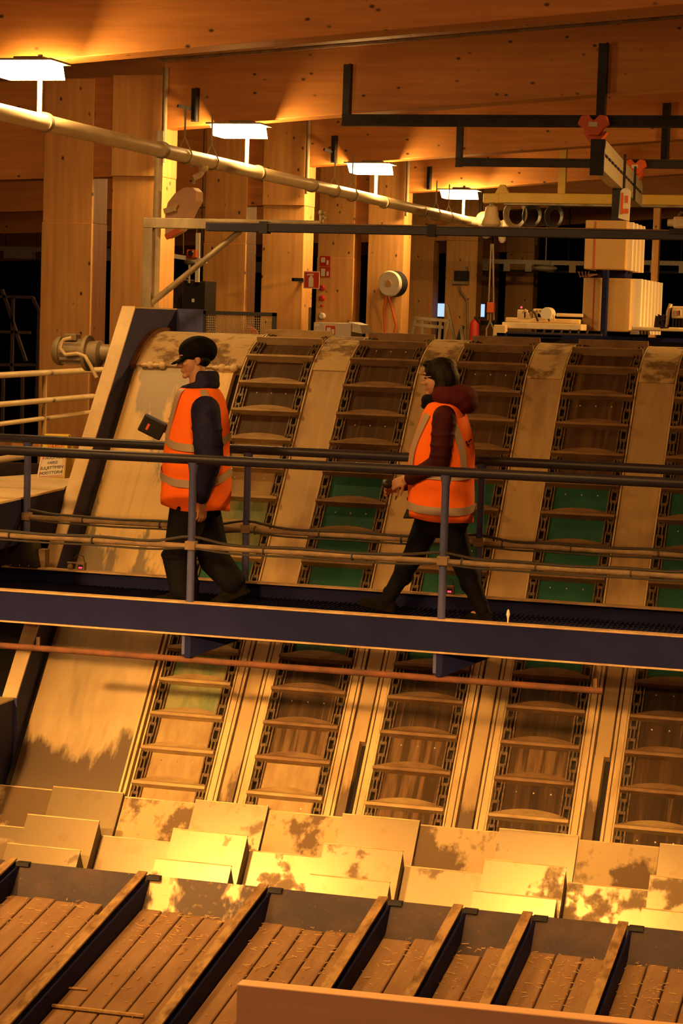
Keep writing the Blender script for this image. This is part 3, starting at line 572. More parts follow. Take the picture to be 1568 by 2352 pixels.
# hose reel
YH = 30.85; c = atY(902, 652, YH)
t = thing('hose_reel', c, 'round white hose reel mounted on the third pair right column', 'reel')
MB().lathe((c.x-.02, YH-.16, c.z), (.25, 1, 0), [(0, .03), (0, .17), (.03, .19), (.06, .185)], 26).build('cover', 'paper', t, smooth=True)
MB().lathe((c.x-.015, YH-.12, c.z), (.25, 1, 0), [(0.02, .19), (.2, .19), (.26, .05)], 26).build('drum', 'steel_dark', t, smooth=True)
MB().lathe((c.x-.025, YH-.185, c.z), (.25, 1, 0), [(0, .01), (0, .05), (.03, .055)], 14).build('hub', 'cabinet', t, smooth=True)
MB().tube([atY(888, 670, YH-.1), atY(881, 710, YH-.1), atY(884, 770, YH-.1)], .016, 8).tube([atY(892, 680, YH-.12), atY(903, 720, YH-.1), atY(909, 748, YH-.1), atY(903, 772, YH-.1)], .016, 8).build('hose', 'orange', t, smooth=True)
# electric box + conduits on fourth pair column
YG = 35.97
t = thing('junction_box', atY(1058, 635, YG), 'grey junction box with conduits on the fourth right column', 'box')
pbox(MB(), 1042, 622, 1074, 646, YG-.1, .12).build('box_body', 'steel_dark', t, bevel=.01); pbox(MB(), 1038, 644, 1074, 653, YG-.08, .1).build('conduit_tray', 'galv', t)
MB().tube([atY(1055, 655, YG-.05), atY(1056, 668, YG-.05), atY(1072, 690, YG-.05), atY(1074, 780, YG-.05)], .02, 8).tube([atY(1071, 612, YG-.05), atY(1072, 645, YG-.05)], .02, 6).build('conduit', 'galv', t, smooth=True)
# ladder trestle
t = thing('trestle_ladder', atY(985, 780, 33), 'pale A-shaped trestle ladder behind the elevator crest', 'ladder')
for (x0, y0, x1, y1) in ((955, 730, 942, 778), (970, 732, 972, 778), (1012, 735, 1007, 782), (1030, 738, 1016, 784)): q = atY(x1, y1, 33); MB().bar(atY(x0, y0, 33), (q.x, 33, FL2), .045, .03).build('leg', 'galv', t)
for (x0, y0, x1, y1) in ((953, 730, 1032, 737), (950, 745, 1018, 752)): MB().bar(atY(x0, y0, 33), atY(x1, y1, 33), .05, .05).build('rung', 'galv', t)
t = thing('step_ladder', atY(1055, 780, 33.5), 'dark folding steps leaning by the fourth column', 'ladder')
MB().bar(atY(1062, 748, 33.5), Vector((atY(1046, 795, 33.5).x, 33.5, FL2)), .06, .05).build('leg', 'steel_dark', t); MB().bar(atY(1026, 700, 33.6), atY(1047, 795, 33.6), .04, .04).build('leg', 'galv', t); MB().bar(atY(1058, 748, 33.4), Vector((atY(1066, 795, 33.4).x, 33.4, FL2)), .05, .04).build('leg', 'galv', t)
# fire extinguisher
c = atY(1091, 750, 33); c.z = FL2+.30
t = thing('fire_extinguisher', c, 'red fire extinguisher standing behind the elevator crest', 'fire extinguisher')
MB().lathe(c+Vector((0, 0, -.3)), (0, 0, 1), [(0, .06), (.01, .085), (.42, .085), (.48, .05), (.50, .02)], 18).build('cylinder', 'red', t, smooth=True)
MB().box(c.x-.02, c.x+.06, 32.97, 33.03, c.z+.20, c.z+.235).build('valve_handle', 'black', t)
MB().tube([c+Vector((.02, -.05, .2)), c+Vector((.09, -.07, .12)), c+Vector((.1, -.07, -.1))], .012, 6).build('hose', 'black', t, smooth=True)
# safety mirror-like panel
c = atY(412, 490, 19.2)
t = thing('tilted_panel', c, 'orange-lit tilted panel with rounded top behind gantry post', 'panel')
pts = [atY(x, y, 19.2) for x, y in ((378, 490), (384, 465), (400, 444), (422, 430), (440, 430), (450, 440), (450, 462), (438, 482), (430, 500), (412, 530), (378, 548))]
mb = MB(); n = len(pts); f0 = [p+Vector((0, 0, 0)) for p in pts]; f1 = [p+Vector((.03, .12, 0)) for p in pts]
mb.add(f0+f1, [tuple(range(n)), tuple(range(2*n-1, n-1, -1))]+[(i, i+n, (i+1) % n+n, (i+1) % n) for i in range(n)]).build('panel_shell', 'board', t, bevel=.01)
MB().bar(atY(378, 486, 19.15), atY(402, 478, 19.15), .05, .05).bar(atY(398, 480, 19.15), atY(405, 468, 19.15), .03, .03).build('clamp', 'frame', t)
MB().bar(atY(381, 545, 19.15), atY(412, 528, 19.15), .03, .05).build('lower_edge', 'orange', t)
MB().tube([atY(367, 300, 19.2), atY(352, 770, 19.2), Vector((atY(352, 770, 19.2).x, 19.2, FLOOR))], .04, 10).build('post', 'pipe', t, smooth=True)
t = thing('warning_beacon', atY(440, 582, 24), 'small orange sounder on a thin bar behind the brace', 'alarm')
pbox(MB(), 428, 573, 450, 592, 24.1, .1).build('sounder_body', 'orange', t, bevel=.01); c = atY(438, 581, 24); MB().lathe((c.x, 23.98, c.z), (0, 1, 0), [(0, .01), (0, .03), (.02, .035)], 14).build('horn', 'black', t)
t = thing('dim_cabinet', atY(445, 700, 24.3), 'black cabinet with a small pale label behind the brace', 'cabinet')
q = pbox(MB(), 420, 645, 470, 720, 24.3, .4); zm = min(v[2] for v in q.v); q.v = [(x, y, FLOOR if z < zm+.01 else z) for x, y, z in q.v]; q.build('cabinet_body', 'black', t); pbox(MB(), 440, 686, 446, 694, 24.295, .005).build('label_plate', 'paper', t)
mbox('grey_locker', (378, 640, 420, 712), 24.8, .4, 'endplate', 'dim grey-brown locker left of the black cabinet', 'cabinet', ground=True)
t = thing('hanging_bar', atY(410, 590, 24.2), 'thin pale bar with rods between the nearest column pairs', 'bar')
MB().bar(atY(372, 584, 24.2), atY(475, 600, 24.2), .04, .05).build('crossbar', 'paper', t)
for x in (380, 462): q = atY(x, 590, 24.2); MB().tube([q, (q.x, q.y, zc(max(q.x, -8.5))-.002)], .008, 6).build('hanger_wire', 'steel_dark', t)
MB().bar(atY(455, 535, 24.2), atY(453, 648, 24.2), .045, .04).build('upright', 'paper', t); MB().bar(atY(435, 608, 24.25), atY(434, 650, 24.25), .02, .02).build('upright', 'alu', t); MB().tube([atY(421, 530, 24.2), atY(421, 583, 24.2)], .006, 5).build('wire', 'galv', t)
c = atY(450, 603, 26.5); tag(MB().ball(c, (.16, .16, .05)).tube([c, (c.x, c.y, zc(max(c.x, -8.5))-.002)], .01, 6).build('dome_lamp', 'alu', smooth=True), 'dim dome lamp behind the diagonal brace', 'lamp')
# ================================================================ ELEVATOR
P0Y = 15.4; S0 = 1.751; RAD = .9
ct, st = math.cos(TH), math.sin(TH)
AC = (P0Y+S0*ct+RAD*st, S0*st-RAD*ct)      # arc centre (y,z)
def surf(s, n=0.0):
    if s <= S0: return (P0Y+s*ct-n*st, s*st+n*ct)
    a = TH-(s-S0)/RAD
    return (AC[0]-(RAD+n)*math.sin(a), AC[1]+(RAD+n)*math.cos(a))
def EP(x, s, n=0.0): y, z = surf(s, n); return Vector((x, y, z))
S_END = S0+RAD*(TH+.5)
def srange(a, b, st_=.06):
    if b <= S0: return [a, b]
    r = [a] if a < S0 else []
    q = max(a, S0); k = max(1, int(math.ceil((b-q)/st_)))
    return r+[q+(b-q)*i/k for i in range(k+1)]
def sweep(mb, x0, x1, n0, n1, a, b, mi=0):
    ss = srange(a, b); vs = []; fs = []
    for s in ss: vs += [EP(x0, s, n0), EP(x1, s, n0), EP(x1, s, n1), EP(x0, s, n1)]
    for i in range(len(ss)-1):
        o = 4*i
        for k in range(4): fs.append((o+k, o+(k+1) % 4, o+4+(k+1) % 4, o+4+k))
    fs += [(3, 2, 1, 0), tuple(4*(len(ss)-1)+k for k in range(4))]
    return mb.add(vs, fs, mi)
S_BOT = -2.35
XR = 0.6
t = thing('elevator_frame', (-4, 15.4, -1), 'tall steel elevator bed frame with wide golden side plate at left', 'conveyor frame')
sweep(MB(), -6.5, XR, -.35, -.06, S_BOT, S_END).build('bed', 'dark_gap', t)
# side plate: straight front edge, level top
def sn(s, n): return (P0Y+s*ct-n*st, s*st+n*ct)
ztop = 1.955
n1 = .25; s_t = (ztop-n1*ct)/st
f_bot = sn(-1.32, n1); f_top = sn(s_t, n1)
MB().prism_x([(f_bot[0], FLOOR), f_bot, f_top, (17.56, ztop), (17.56, 1.0), (15.8, FLOOR)], -6.585, -6.475).build('side_plate', ['frame_dark'], t, bevel=.004)
MB().prism_x([f_bot, f_top, sn(s_t+.01, n1+.014), sn(-1.32, n1+.014)], -6.587, -6.474).build('front_flange', 'frame', t, label='golden dusty front flange')
MB().box(-6.587, -6.474, f_top[0]-.01, 17.56, ztop, ztop+.012).build('top_flange', 'frame', t)
MB().box(-7.6, -6.5, 13.35, f_bot[0]+.3, FLOOR, f_bot[1]-.012).build('plinth', 'frame_dark', t)
MB().box(-7.6, -6.5, 13.35, f_bot[0]+.02, f_bot[1]-.012, f_bot[1]).build('plinth_top', 'frame', t)
sweep(MB(), -6.475, -6.445, -.05, .022, -1.9, 1.85).build('corner_angle', 'dark_gap', t)
# wide sheet at left
sweep(MB(), -6.47, -5.60, -.05, .012, -.30, 1.87).build('wide_sheet', 'sheet', t, label='worn steel sheet with pale bare patches')
sweep(MB(), -6.47, -5.60, -.05, .010, S_BOT, -.30).build('foot_sheet', 'sheet_low', t, label='golden dusty sheet stained at its foot')
sweep(MB(), -6.46, -5.54, -.05, .03, 1.87, S_END).build('head_sheet', 'head', t, label='sawdust-caked curved head sheet')
sweep(MB(), -6.475, -6.435, -.05, .06, 1.84, S_END-.35).build('curved_guard', 'rusty', t)
mb = MB()
sweep(mb, -5.60, -5.585, -.05, .05, S_BOT, .0); sweep(mb, -5.575, -5.555, -.05, .03, S_BOT, .0)
mb.build('edge_strip', 'strip', t)
for k, dx in ((0, -6.36), (1, -5.75)):   # broken lips of caked dust at the head seam
    mb = MB()
    for j in range(4):
        c = EP(dx+.05*j, 1.87, .03); mb.ball(c, (.035, .03, .02+.012*(j % 2)), 8, 6)
    mb.build('dust_lip', 'frame', t, smooth=True)
# fillers between lanes
XL = [-5.485+.86*k for k in range(6)]; CW = .49
for k in range(5):
    x0 = XL[k]+CW+.05; x1 = XL[k+1]-.05; wd = x1-x0
    sweep(MB(), x0, x1, -.05, .025, -.55, 1.88).build('bed_plate', 'filler', t)
    sweep(MB(), x0, x1, -.05, .035, 1.88, S_END).build('head_plate', 'head', t)
    low = [-2.35, -1.32, -2.35, -1.28, -2.35][k]
    c0, c1 = x0+.085, x1-.085
    sweep(MB(), c0, c1, -.05, .02, low, -.55).build('centre_plate', 'filler', t)
    if low > -2.3: sweep(MB(), c0, c1-.035, -.05, .035, -2.35, low).build('patch_plate', 'filler', t)
    for (p, q) in ((x0, x0+.042), (x0+.05, x0+.07), (x1-.07, x1-.05), (x1-.042, x1)):
        sweep(MB(), p, q, -.05, .028, S_BOT, -.55).build('guide_strip', 'strip', t)
# head panels behind the crest
p = atY(375, 708, 17.6); q = atY(470, 770, 17.6); r = atY(636, 775, 17.6)
tag(MB().box(p.x, q.x, 17.55, 17.58, 1.5, p.z).build('blank_cover', 'post'), 'plain grey steel panel beside the mesh guard on the crest', 'panel')
t2 = thing('mesh_guard', ((q.x+r.x)/2, 17.56, 1.6), 'framed wire mesh guard standing on the elevator crest', 'guard')
z1 = p.z-.01; x0, x1 = q.x+.005, r.x
MB().box(x0, x1, 17.54, 17.58, z1-.03, z1).box(x0, x0+.02, 17.54, 17.58, 1.5, z1).box(x1-.03, x1, 17.54, 17.58, 1.5, z1).build('guard_frame', 'black', t2)
mb = MB(); 
for i in range(34): xx = x0+.02+(x1-x0-.05)*i/33; mb.box(xx-.0022, xx+.0022, 17.558, 17.562, 1.5, z1-.03)
for i in range(22): zz = 1.5+(z1-1.53)*i/21; mb.box(x0+.02, x1-.03, 17.555, 17.559, zz-.0022, zz+.0022)
mb.build('wire_mesh', 'galv', t2)
c = atY(588, 763, 17.6); tag(MB().hexa([(c.x-.02, 17.585, c.z-.12), (c.x+.07, 17.585, c.z-.12), (c.x+.07, 17.62, c.z-.12), (c.x-.02, 17.62, c.z-.12), (c.x-.06, 17.585, c.z+.05), (c.x-.0, 17.585, c.z+.02), (c.x+.0, 17.62, c.z+.02), (c.x-.06, 17.62, c.z+.05)]).build('hi_vis_cloth', 'orange'), 'scrap of orange high-visibility cloth behind the mesh guard', 'cloth')

# ---------------------------------------------------------------- five chain lanes
PITCH = .275; FS = [-.975+(.269 if k > 0 else .277)*k for k in range(-5, 14)]   # flights along the slope
LINK = PITCH/3
def flight_mesh(x0, x1, s):
    mb = MB(); n = 16; vs = []; fs = []
    for i in range(n+1):
        u = i/n; x = x0+(x1-x0)*u
        arch = .018+.052*(math.sin(math.pi*u)**.8)
        vs += [EP(x, s-.012, .012), EP(x, s-.012, .075), EP(x, s+.010, .075), EP(x, s+.012+arch*.35, .062-arch*.25), EP(x, s+.022+arch, .012)]
    for i in range(n):
        for k in range(5): fs.append((5*i+k, 5*i+(k+1) % 5, 5*i+5+(k+1) % 5, 5*i+5+k))
    fs += [(4, 3, 2, 1, 0), tuple(5*n+k for k in range(5))]
    mb.add(vs, fs); return mb
lane_lab = ['leftmost chain conveyor lane with dusty olive and golden aprons', 'second chain conveyor lane from left, behind the woman\'s trailing space', 'third chain conveyor lane, directly behind the woman', 'fourth chain conveyor lane, clear of both walkers', 'fifth chain conveyor lane cut by the right frame edge']
lane_lab[1] = 'second chain conveyor lane from left, between the two walkers'
_rv = MB().ball((0, 0, 0), .006, 8, 5).build('rivet', 'rivet'); RIVET = _rv.data; bpy.data.objects.remove(_rv)
def panel_mat(lane, k):
    # k = flight index below the panel, 0 at the flight just under the walkway
    if lane == 0:
        return {-4: 'p_gold', -3: 'p_gold', -2: 'p_gold', -1: 'p_olive', 0: 'p_olive', 1: 'p_olive', 2: 'p_green', 3: 'p_green', 4: 'p_olive', 5: 'p_olive', 6: 'p_gold', 7: 'p_gold'}.get(k, 'p_gold' if k < 8 or k > 11 else 'p_brown')
    if 1 <= k <= 6: return 'p_green'
    if k > 6: return 'p_brown'
    if k <= -3: return {1: 'p_gold', 2: 'p_rust', 3: 'p_dark', 4: 'p_dark'}[lane]
    if k == -2: return {1: 'p_rust', 2: 'p_rust', 3: 'p_rust', 4: 'p_brown'}[lane]
    return 'p_dark'
for L in range(5):
    xa = XL[L]; xb = xa+CW
    t = thing('chain_conveyor', (xa+CW/2, 15.4, 0), lane_lab[L], 'conveyor', 'chain conveyor lanes')
    sweep(MB(), xa-.05, xb+.05, -.06, -.02, S_BOT, S_END).build('chain_bed', 'dark_gap', t)
    for xc in (xa, xb):
        mb = MB(); s = S_BOT+.02; i = 0
        while s < S_END-.1:
            g = .013 if i % 2 else .021
            for sg in (-1, 1):
                sweep(mb, xc+sg*g-.005, xc+sg*g+.005, 0, .035, s, s+LINK*1.12)
            sweep(mb, xc-.026, xc+.026, .008, .030, s-.010, s+.012)
            s += LINK; i += 1
        mb.build('chain', 'chain', t)
        mb = MB(); sgn = 1 if xc == xa else -1
        sweep(mb, xc+sgn*.040-.005, xc+sgn*.040+.005, -.02, .03, S_BOT, S_END); mb.build('inner_rail', 'chain', t)
        mb = MB(); sweep(mb, xc-sgn*.040-.006, xc-sgn*.040+.006, -.02, .036, S_BOT, S_END); mb.build('outer_rail', 'strip', t)
    for i, s in enumerate(FS):
        k = i-5
        if s > S_END-.2: continue
        if s > -1.9: flight_mesh(xa-.03, xb+.03, s).build('flight', 'flight' if L == 0 or k < -2 else 'flight_shaded', t)
        if i+1 < len(FS):
            e = min(FS[i+1], S_END-.05)
            pan = sweep(MB(), xa+.045, xb-.045, -.02, .010, s+.002, e-.002).build('apron_panel', panel_mat(L, k), t)
            if (k+L) % 3 == 0 or k in (0, 7):
                for u in (.2, .5, .8):
                    rv = bpy.data.objects.new('rivet', RIVET); rv.location = EP(xa+.045+(CW-.09)*u, e-.065, .012); rv.parent = pan; C.objects.link(rv)

# ================================================================ gantry frame over the crest
GY = 17.25
g0 = atY(331, 508, GY); zg = g0.z; xg = atY(338, 600, GY).x
t = thing('gantry_frame', (xg, GY, ztop), 'square-tube gantry with diagonal brace standing on the side plate', 'frame')
MB().box(xg-.045, xg+.04, GY, GY+.08, ztop, zg-.055).build('post', 'galv', t, bevel=.006)
xm = atY(480, 515, GY).x
MB().box(xg-.046, atY(735, 515, GY).x, GY-.001, GY+.081, zg-.055, zg+.031).build('top_tube', 'galv', t, bevel=.006)
MB().box(xm, 1.2, GY-.09, GY-.015, zg-.075, zg-.005).build('cross_tube', ['rail'], t, bevel=.006)
MB().box(xm, 1.2, GY-.092, GY-.013, zg-.006, zg+.004).build('tube_cap', 'dustrail', t)  # thin cap, browner than the dark tube below it
MB().tube([atY(347, 697, GY+.04), atY(552, 530, GY+.04)], .026, 10).build('diagonal_brace', 'galv', t, smooth=True)
for x in (604, 990): c = atY(x, 520, GY-.1); MB().box(c.x-.035, c.x+.035, GY-.10, GY+.0, zg-.085, zg+.012).build('clamp', 'steel_dark', t)
c = atY(735, 497, GY); t = thing('air_valve', c, 'small valve standing on the gantry tube', 'valve')
MB().tube([c+Vector((0, 0.04, -.05)), c+Vector((0, .04, .03))], .02, 8).ball(c+Vector((0, .04, .03)), .028).bar(c+Vector((-.02, .04, .0)), c+Vector((.04, .04, -.01)), .015, .015).build('valve_body', 'galv', t, smooth=True)
c = atY(1552, 512, GY-.1)
t = thing('spot_sensor', c, 'dusty camera-like sensor on the gantry tube at right edge', 'sensor')
MB().box(c.x-.02, c.x+.16, GY-.14, GY-.02, c.z-.045, c.z+.05).build('sensor_body', 'pipe', t, bevel=.02)
MB().lathe((c.x-.065, GY-.10, c.z), (1, 0, 0), [(0, .028), (.05, .032)], 14).build('barrel', 'pipe', t, smooth=True)
MB().lathe((c.x-.067, GY-.10, c.z), (1, 0, 0), [(0, .02), (.01, .02)], 14).build('bore', 'black', t)
MB().box(c.x-.05, c.x+.2, GY-.12, GY-.03, c.z-.085, c.z-.045).build('bracket', 'steel_dark', t)
MB().tube([c+Vector((.02, -.05, .05)), c+Vector((.04, -.05, .08)), c+Vector((.12, -.05, .06))], .008, 6).build('cable', 'dustrail', t, smooth=True)

# ================================================================ gear motor on the left of the side plate
c = atY(185, 808, 17.0); t = thing('gear_motor', c, 'dusty gear motor bolted to the left of the side plate', 'motor')
x0 = atY(128, 808, 17).x; x1 = atY(243, 808, 17).x; xp = -6.585; r = .105
MB().lathe((x0, 17, c.z), (1, 0, 0), [(0, .05), (0, .10), (.03, .12), (.06, .12), (.06, .10), (.28, .10)], 22).build('motor_body', 'galv', t, smooth=True)
for k in range(10):
    a = 2*math.pi*k/10; MB().box(x0+.07, x0+.27, 17-.10*math.cos(a)-.006, 17-.10*math.cos(a)+.006, c.z+.10*math.sin(a)-.012, c.z+.10*math.sin(a)+.012).build('cooling_fin', 'galv', t)
MB().lathe((x0+.28, 17, c.z-.01), (1, 0, 0), [(0, .09), (0, .15), (.03, .15), (.03, .10), (.12, .11), (.15, .06)], 22).build('gear_flange', 'galv', t, smooth=True)
MB().lathe((x0+.40, 17, c.z), (1, 0, 0), [(0, .07), (xp-x0-.40, .07)], 16).build('shaft_housing', 'galv', t, smooth=True)
MB().box(x0+.10, x0+.21, 16.93, 17.05, c.z+.09, c.z+.15).build('terminal_box', 'galv', t, bevel=.01)
q = lambda x, y: atY(x, y, 16.82)
MB().tube([q(165, 776), q(146, 780), q(139, 800), q(150, 815), (q(178, 812)), q(195, 818), q(208, 840), q(222, 868)], .016, 8).build('cable', 'frame', t, smooth=True)
# ================================================================ left railings, platform, sign
def railz(x0, y0, x1, y1, Y, r, mat, lbl, cat='railing', group='left background railing tubes'):
    a = atY(x0, y0, Y); b = atZ(x1, y1, a.z) if abs(y1-748) > 60 else atY(x1, y1, Y+2)
    d = (a-b).normalized()*.6
    tag(MB().tube([a+d, b], r, 10).build('rail_tube', mat, smooth=True), lbl, cat, group)
railz(0, 862, 235, 849, 17.6, .028, 'pipe', 'top pale railing tube running to the gear motor')
railz(0, 929, 214, 910, 17.6, .026, 'pipe', 'middle pale railing tube left of the side plate')
railz(0, 974, 206, 947, 17.6, .022, 'pipe', 'lowest pale railing tube left of the side plate')
z1_ = atY(0, 862, 17.6).z; z3_ = atY(0, 974, 17.6).z; p_ = atZ(103, 856, z1_)
tag(MB().tube([p_, (p_.x, p_.y, FLOOR)], .025, 8).build('rail_post', 'cabinet', smooth=True), 'short brown post between the left railing tubes', 'post')
# far scaffold-like gate
t = thing('steel_gate', atY(45, 940, 27), 'dim steel frame gate at far left behind the railing', 'gate')
for (x0, y0, x1, y1) in ((0, 681, 75, 683), (75, 683, 90, 715), (30, 683, 27, 860), (90, 715, 84, 930), (0, 762, 70, 764), (0, 838, 85, 838), (52, 850, 50, 1010), (8, 860, 5, 1000), (5, 665, 60, 830)):
    MB().bar(atY(x0, y0, 24.5), atY(x1, y1, 24.5), .035, .035).build('frame_tube', 'endplate', t)
# platform tables at left of the elevator
def table(pts, z, h, lbl):
    P = [atZ(x, y, z) for x, y in pts]
    t = thing('steel_table', (P[0].x, P[0].y, z-h), lbl, 'table', 'low steel tables at left')
    low = [p+Vector((0, 0, -h)) for p in P]
    MB().hexa(low+P).build('side_skirt', 'navy', t)
    MB().hexa([p+Vector((0, 0, .001)) for p in P]+[p+Vector((0, 0, .015)) for p in P]).build('table_top', 'frame', t, label='golden dusty table top')
table([(-160, 1195), (146, 1125), (200, 1085), (-160, 1110)], .55, .32, 'low steel table with dusty golden top beneath yellow sign')
table([(-160, 1240), (122, 1185), (200, 1150), (-160, 1190)], .35, .30, 'lower steel table with narrow dusty top behind near railing')
tag(pbox(MB(), -60, 1062, 92, 1098, 17.6, .05).build('back_board', 'endplate'), 'brown board behind the golden table top at left', 'board')
tag(pbox(MB(), -30, 1000, 88, 1040, 18.0, .05).build('back_board', 'beam'), 'dark timber board above the left rail end', 'board')
tag(MB().tube([atY(-40, 1062, 17.2), atY(64, 1046, 17.2)], .03, 10).build('guard_tube', 'frame', smooth=True), 'pale guard tube ending behind the left rail post', 'rail')
# yellow warning stand
YT = 16.3
t = thing('warning_stand', atY(125, 1130, YT), 'yellow folding warning stand with white notice on golden table', 'sign')
def qd(pts, Y0, dep): return [atY(x, y, Y0+ (1100-y)*.0012) for x, y in pts]
f = qd([(78, 1128), (145, 1122), (160, 998), (98, 996)], YT, 0)
mb = MB(); 
A = [f[0], f[1], f[2]+Vector((-.01, 0, 0)), f[3]+Vector((.015, 0, 0))]; Bk = [p+Vector((.0, .02, 0)) for p in A]
mb.add(A+Bk, [(0, 1, 2, 3), (7, 6, 5, 4), (0, 4, 5, 1), (1, 5, 6, 2), (2, 6, 7, 3), (3, 7, 4, 0)]).build('front_leaf', 'yellow', t, bevel=.008)
Bq = [A[0]+Vector((.05, .3, 0)), A[1]+Vector((.05, .3, 0)), A[2]+Vector((0, .03, 0)), A[3]+Vector((0, .03, 0))]; Bk = [p+Vector((0, .02, 0)) for p in Bq]
MB().add(Bq+Bk, [(0, 1, 2, 3), (7, 6, 5, 4), (0, 4, 5, 1), (1, 5, 6, 2), (2, 6, 7, 3), (3, 7, 4, 0)]).build('rear_leaf', 'yellow', t, bevel=.008)
U = (A[3]-A[0]); Xd = (A[1]-A[0]).normalized(); nrm = Xd.cross(U).normalized()
if nrm.y > 0: nrm = -nrm
def on(u, v, off=.004): return A[0]+(A[1]-A[0])*u+((A[3]-A[0])*(1-u)+(A[2]-A[1])*u)*v+nrm*off
Q = [on(.03, .22), on(.97, .22), on(.97, .66), on(.03, .66)]; Q2 = [p+nrm*.003 for p in Q]
MB().add(Q+Q2, [(0, 1, 2, 3), (7, 6, 5, 4), (0, 4, 5, 1), (1, 5, 6, 2), (2, 6, 7, 3), (3, 7, 4, 0)]).build('notice', 'paper', t)
for i, tx in enumerate(('HUOMIO', 'VARO', 'SULJETTIMEN', 'MOOTTORIA')): lettering(tx, .034, 'ink', t, on(.52, .60-.09*i-.03, .009), Xd, U)
for (u0, u1, v0, v1) in ((.10, .92, .235, .24), (.10, .92, .63, .635), (.10, .11, .235, .635), (.91, .92, .235, .635)):
    R4 = [on(u0, v0, .009), on(u1, v0, .009), on(u1, v1+.004, .009), on(u0, v1+.004, .009)]; MB().add(R4, [(0, 1, 2, 3)]).build('notice_border', 'redink', t)
for u in (.16, .86):
    R4 = [on(u-.045, .55, .0095), on(u+.045, .55, .0095), on(u, .61, .0095)]; MB().add(R4, [(0, 1, 2)]).build('warning_triangle', 'orange', t)
lettering('VARO!', .05, 'redink', t, on(.55, .78, .006), Xd, U)
c = on(.35, .05); tag(MB().tube([c+Vector((.0, -.05, -.02)), c+Vector((.0, -.05, .03)), c+Vector((.09, -.05, .035)), c+Vector((.2, -.05, .02))], .012, 8).build('table_clamp', 'steel_dark', smooth=True), 'small dark clamp in front of the yellow stand', 'clamp')
# black box and sensors on the far beam
YF = 14.52
# ================================================================ WALKWAY
YN, YFAR = 13.20, 14.51
ZB, ZBB = .06, -.157
XA, XB2 = -12.0, 1.6
t = thing('walkway_bridge', (-4, 13.85, 0), 'dark blue steel walkway bridge crossing in front of elevator', 'bridge')
fl = MB(); x = XA
while x < XB2: fl.box(x, x+.003, YN+.01, YFAR-.01, -.07, -.045); x += .034
for k in range(13): fl.box(XA, XB2, YN+.06+.1*k, YN+.064+.1*k, -.06, -.054)
fl.build('walk_grating', 'navy', t, label='open bar grating floor')
for nm, y0, s in (('near_beam', YN, 1), ('far_beam', YFAR, -1)):
    ya, yb = sorted((y0, y0+.01*s)); MB().box(XA, XB2, ya, yb, ZBB+.008, ZB-.008).build('beam_web', 'navy', t)
    ya, yb = sorted((y0-.005*s, y0+.075*s)); MB().box(XA, XB2, ya, yb, ZB-.012, ZB).build('top_flange', 'navy_top', t, bevel=.003, label='pale top flange')
    ya, yb = sorted((y0-.012*s, y0+.075*s)); MB().box(XA, XB2, ya, yb, ZBB, ZBB+.012).build('bottom_flange', 'navy_top', t, bevel=.003)
def railing(Y, posts, ztop_, zmid, label, near):
    t = thing('guard_rail', (-4, Y, ZB), label, 'railing', 'walkway guard rails')
    MB().tube([(XA, Y, ztop_), (XB2, Y, ztop_)], .032, 16).build('top_rail', 'rail', t, smooth=True)
    MB().tube([(XA, Y, zmid), (XB2, Y, zmid)], .019, 12).build('mid_rail', 'dustrail', t, smooth=True)
    for x in posts:
        MB().tube([(x, Y, ZB-.005), (x, Y, ztop_-.09), (x, Y, ztop_-.02)], [.025, .025, .037], 14).build('post', 'post', t, smooth=True)
        MB().box(x-.035, x+.035, Y-.034, Y+.03, zmid-.022, zmid+.036).build('post_clamp', 'dustrail', t, bevel=.005)
    pts = []; x = XA
    while x <= XB2:
        d = min(abs(x-p) for p in posts); pts.append((x, Y-.012, zmid+.026+.035*math.exp(-(d/.16)**2)+.004*math.sin(x*9))); x += .08
    MB().tube(pts, .009, 6).build('cable', 'cable', t, smooth=True)
    pts2 = [(a, b-.012, c-.055-.5*(c-zmid-.026)) for a, b, c in pts]
    MB().tube(pts2, .007, 6).build('cable', 'cable', t, smooth=True)
    x = XA+.2; i = 0
    while x < XB2:
        MB().tube([(x-.004, Y, zmid), (x+.004, Y, zmid)], .031, 10).build('cable_tie', 'cable', t); x += .47+.12*((i*7) % 3); i += 1
zr = .997
znear_mid = atY(784, 1276, YN+.03).z
PS = 1.674
pn = [-4.744+PS*k for k in range(-4, 4)]; pf = [-4.786+PS*k for k in range(-4, 4)]
railing(YN+.03, pn, zr-.012, znear_mid, 'near dark guard rail with grey posts, in front of the walkers', True)
railing(YFAR-.03, pf, zr-.012, znear_mid, 'far dark guard rail behind the walkers, nearest the elevator', False)
# brackets and rusty rod beneath
def bracket(x0, y0, x1, lbl):
    a = atY(x0, y0, YN+.02); 
    t = thing('support_bracket', (a.x, YN+.3, ZBB-.2), lbl, 'bracket', 'brackets under the walkway')
    MB().prism_x([(YN+.02, ZBB), (YN+.02, ZBB-.13), (YN+.10, ZBB-.17), (YN+.45, ZBB-.03), (YN+.45, ZBB)], a.x, a.x+.02).build('gusset_plate', 'post', t)
    MB().hexa([(a.x+.02, YN+.02, ZBB-.15), (a.x+.06, YN+.02, ZBB-.15), (a.x+.36, YN+.4, ZBB-.03), (a.x+.30, YN+.4, ZBB-.03), (a.x+.02, YN+.02, ZBB-.005), (a.x+.06, YN+.02, ZBB-.005), (a.x+.36, YN+.4, ZBB-.005), (a.x+.30, YN+.4, ZBB-.005)]).build('stiffener', 'navy', t)
bracket(417, 1480, 540, 'dark triangular bracket beneath the man, under the beam')
bracket(994, 1520, 1070, 'dark triangular bracket beneath the woman, under the beam')
a = atY(-30, 1486, YN+.06); b = atY(1384, 1581, YN+.06)
t = thing('rusty_rod', a, 'long rust-brown rod running below the walkway beam', 'rod')
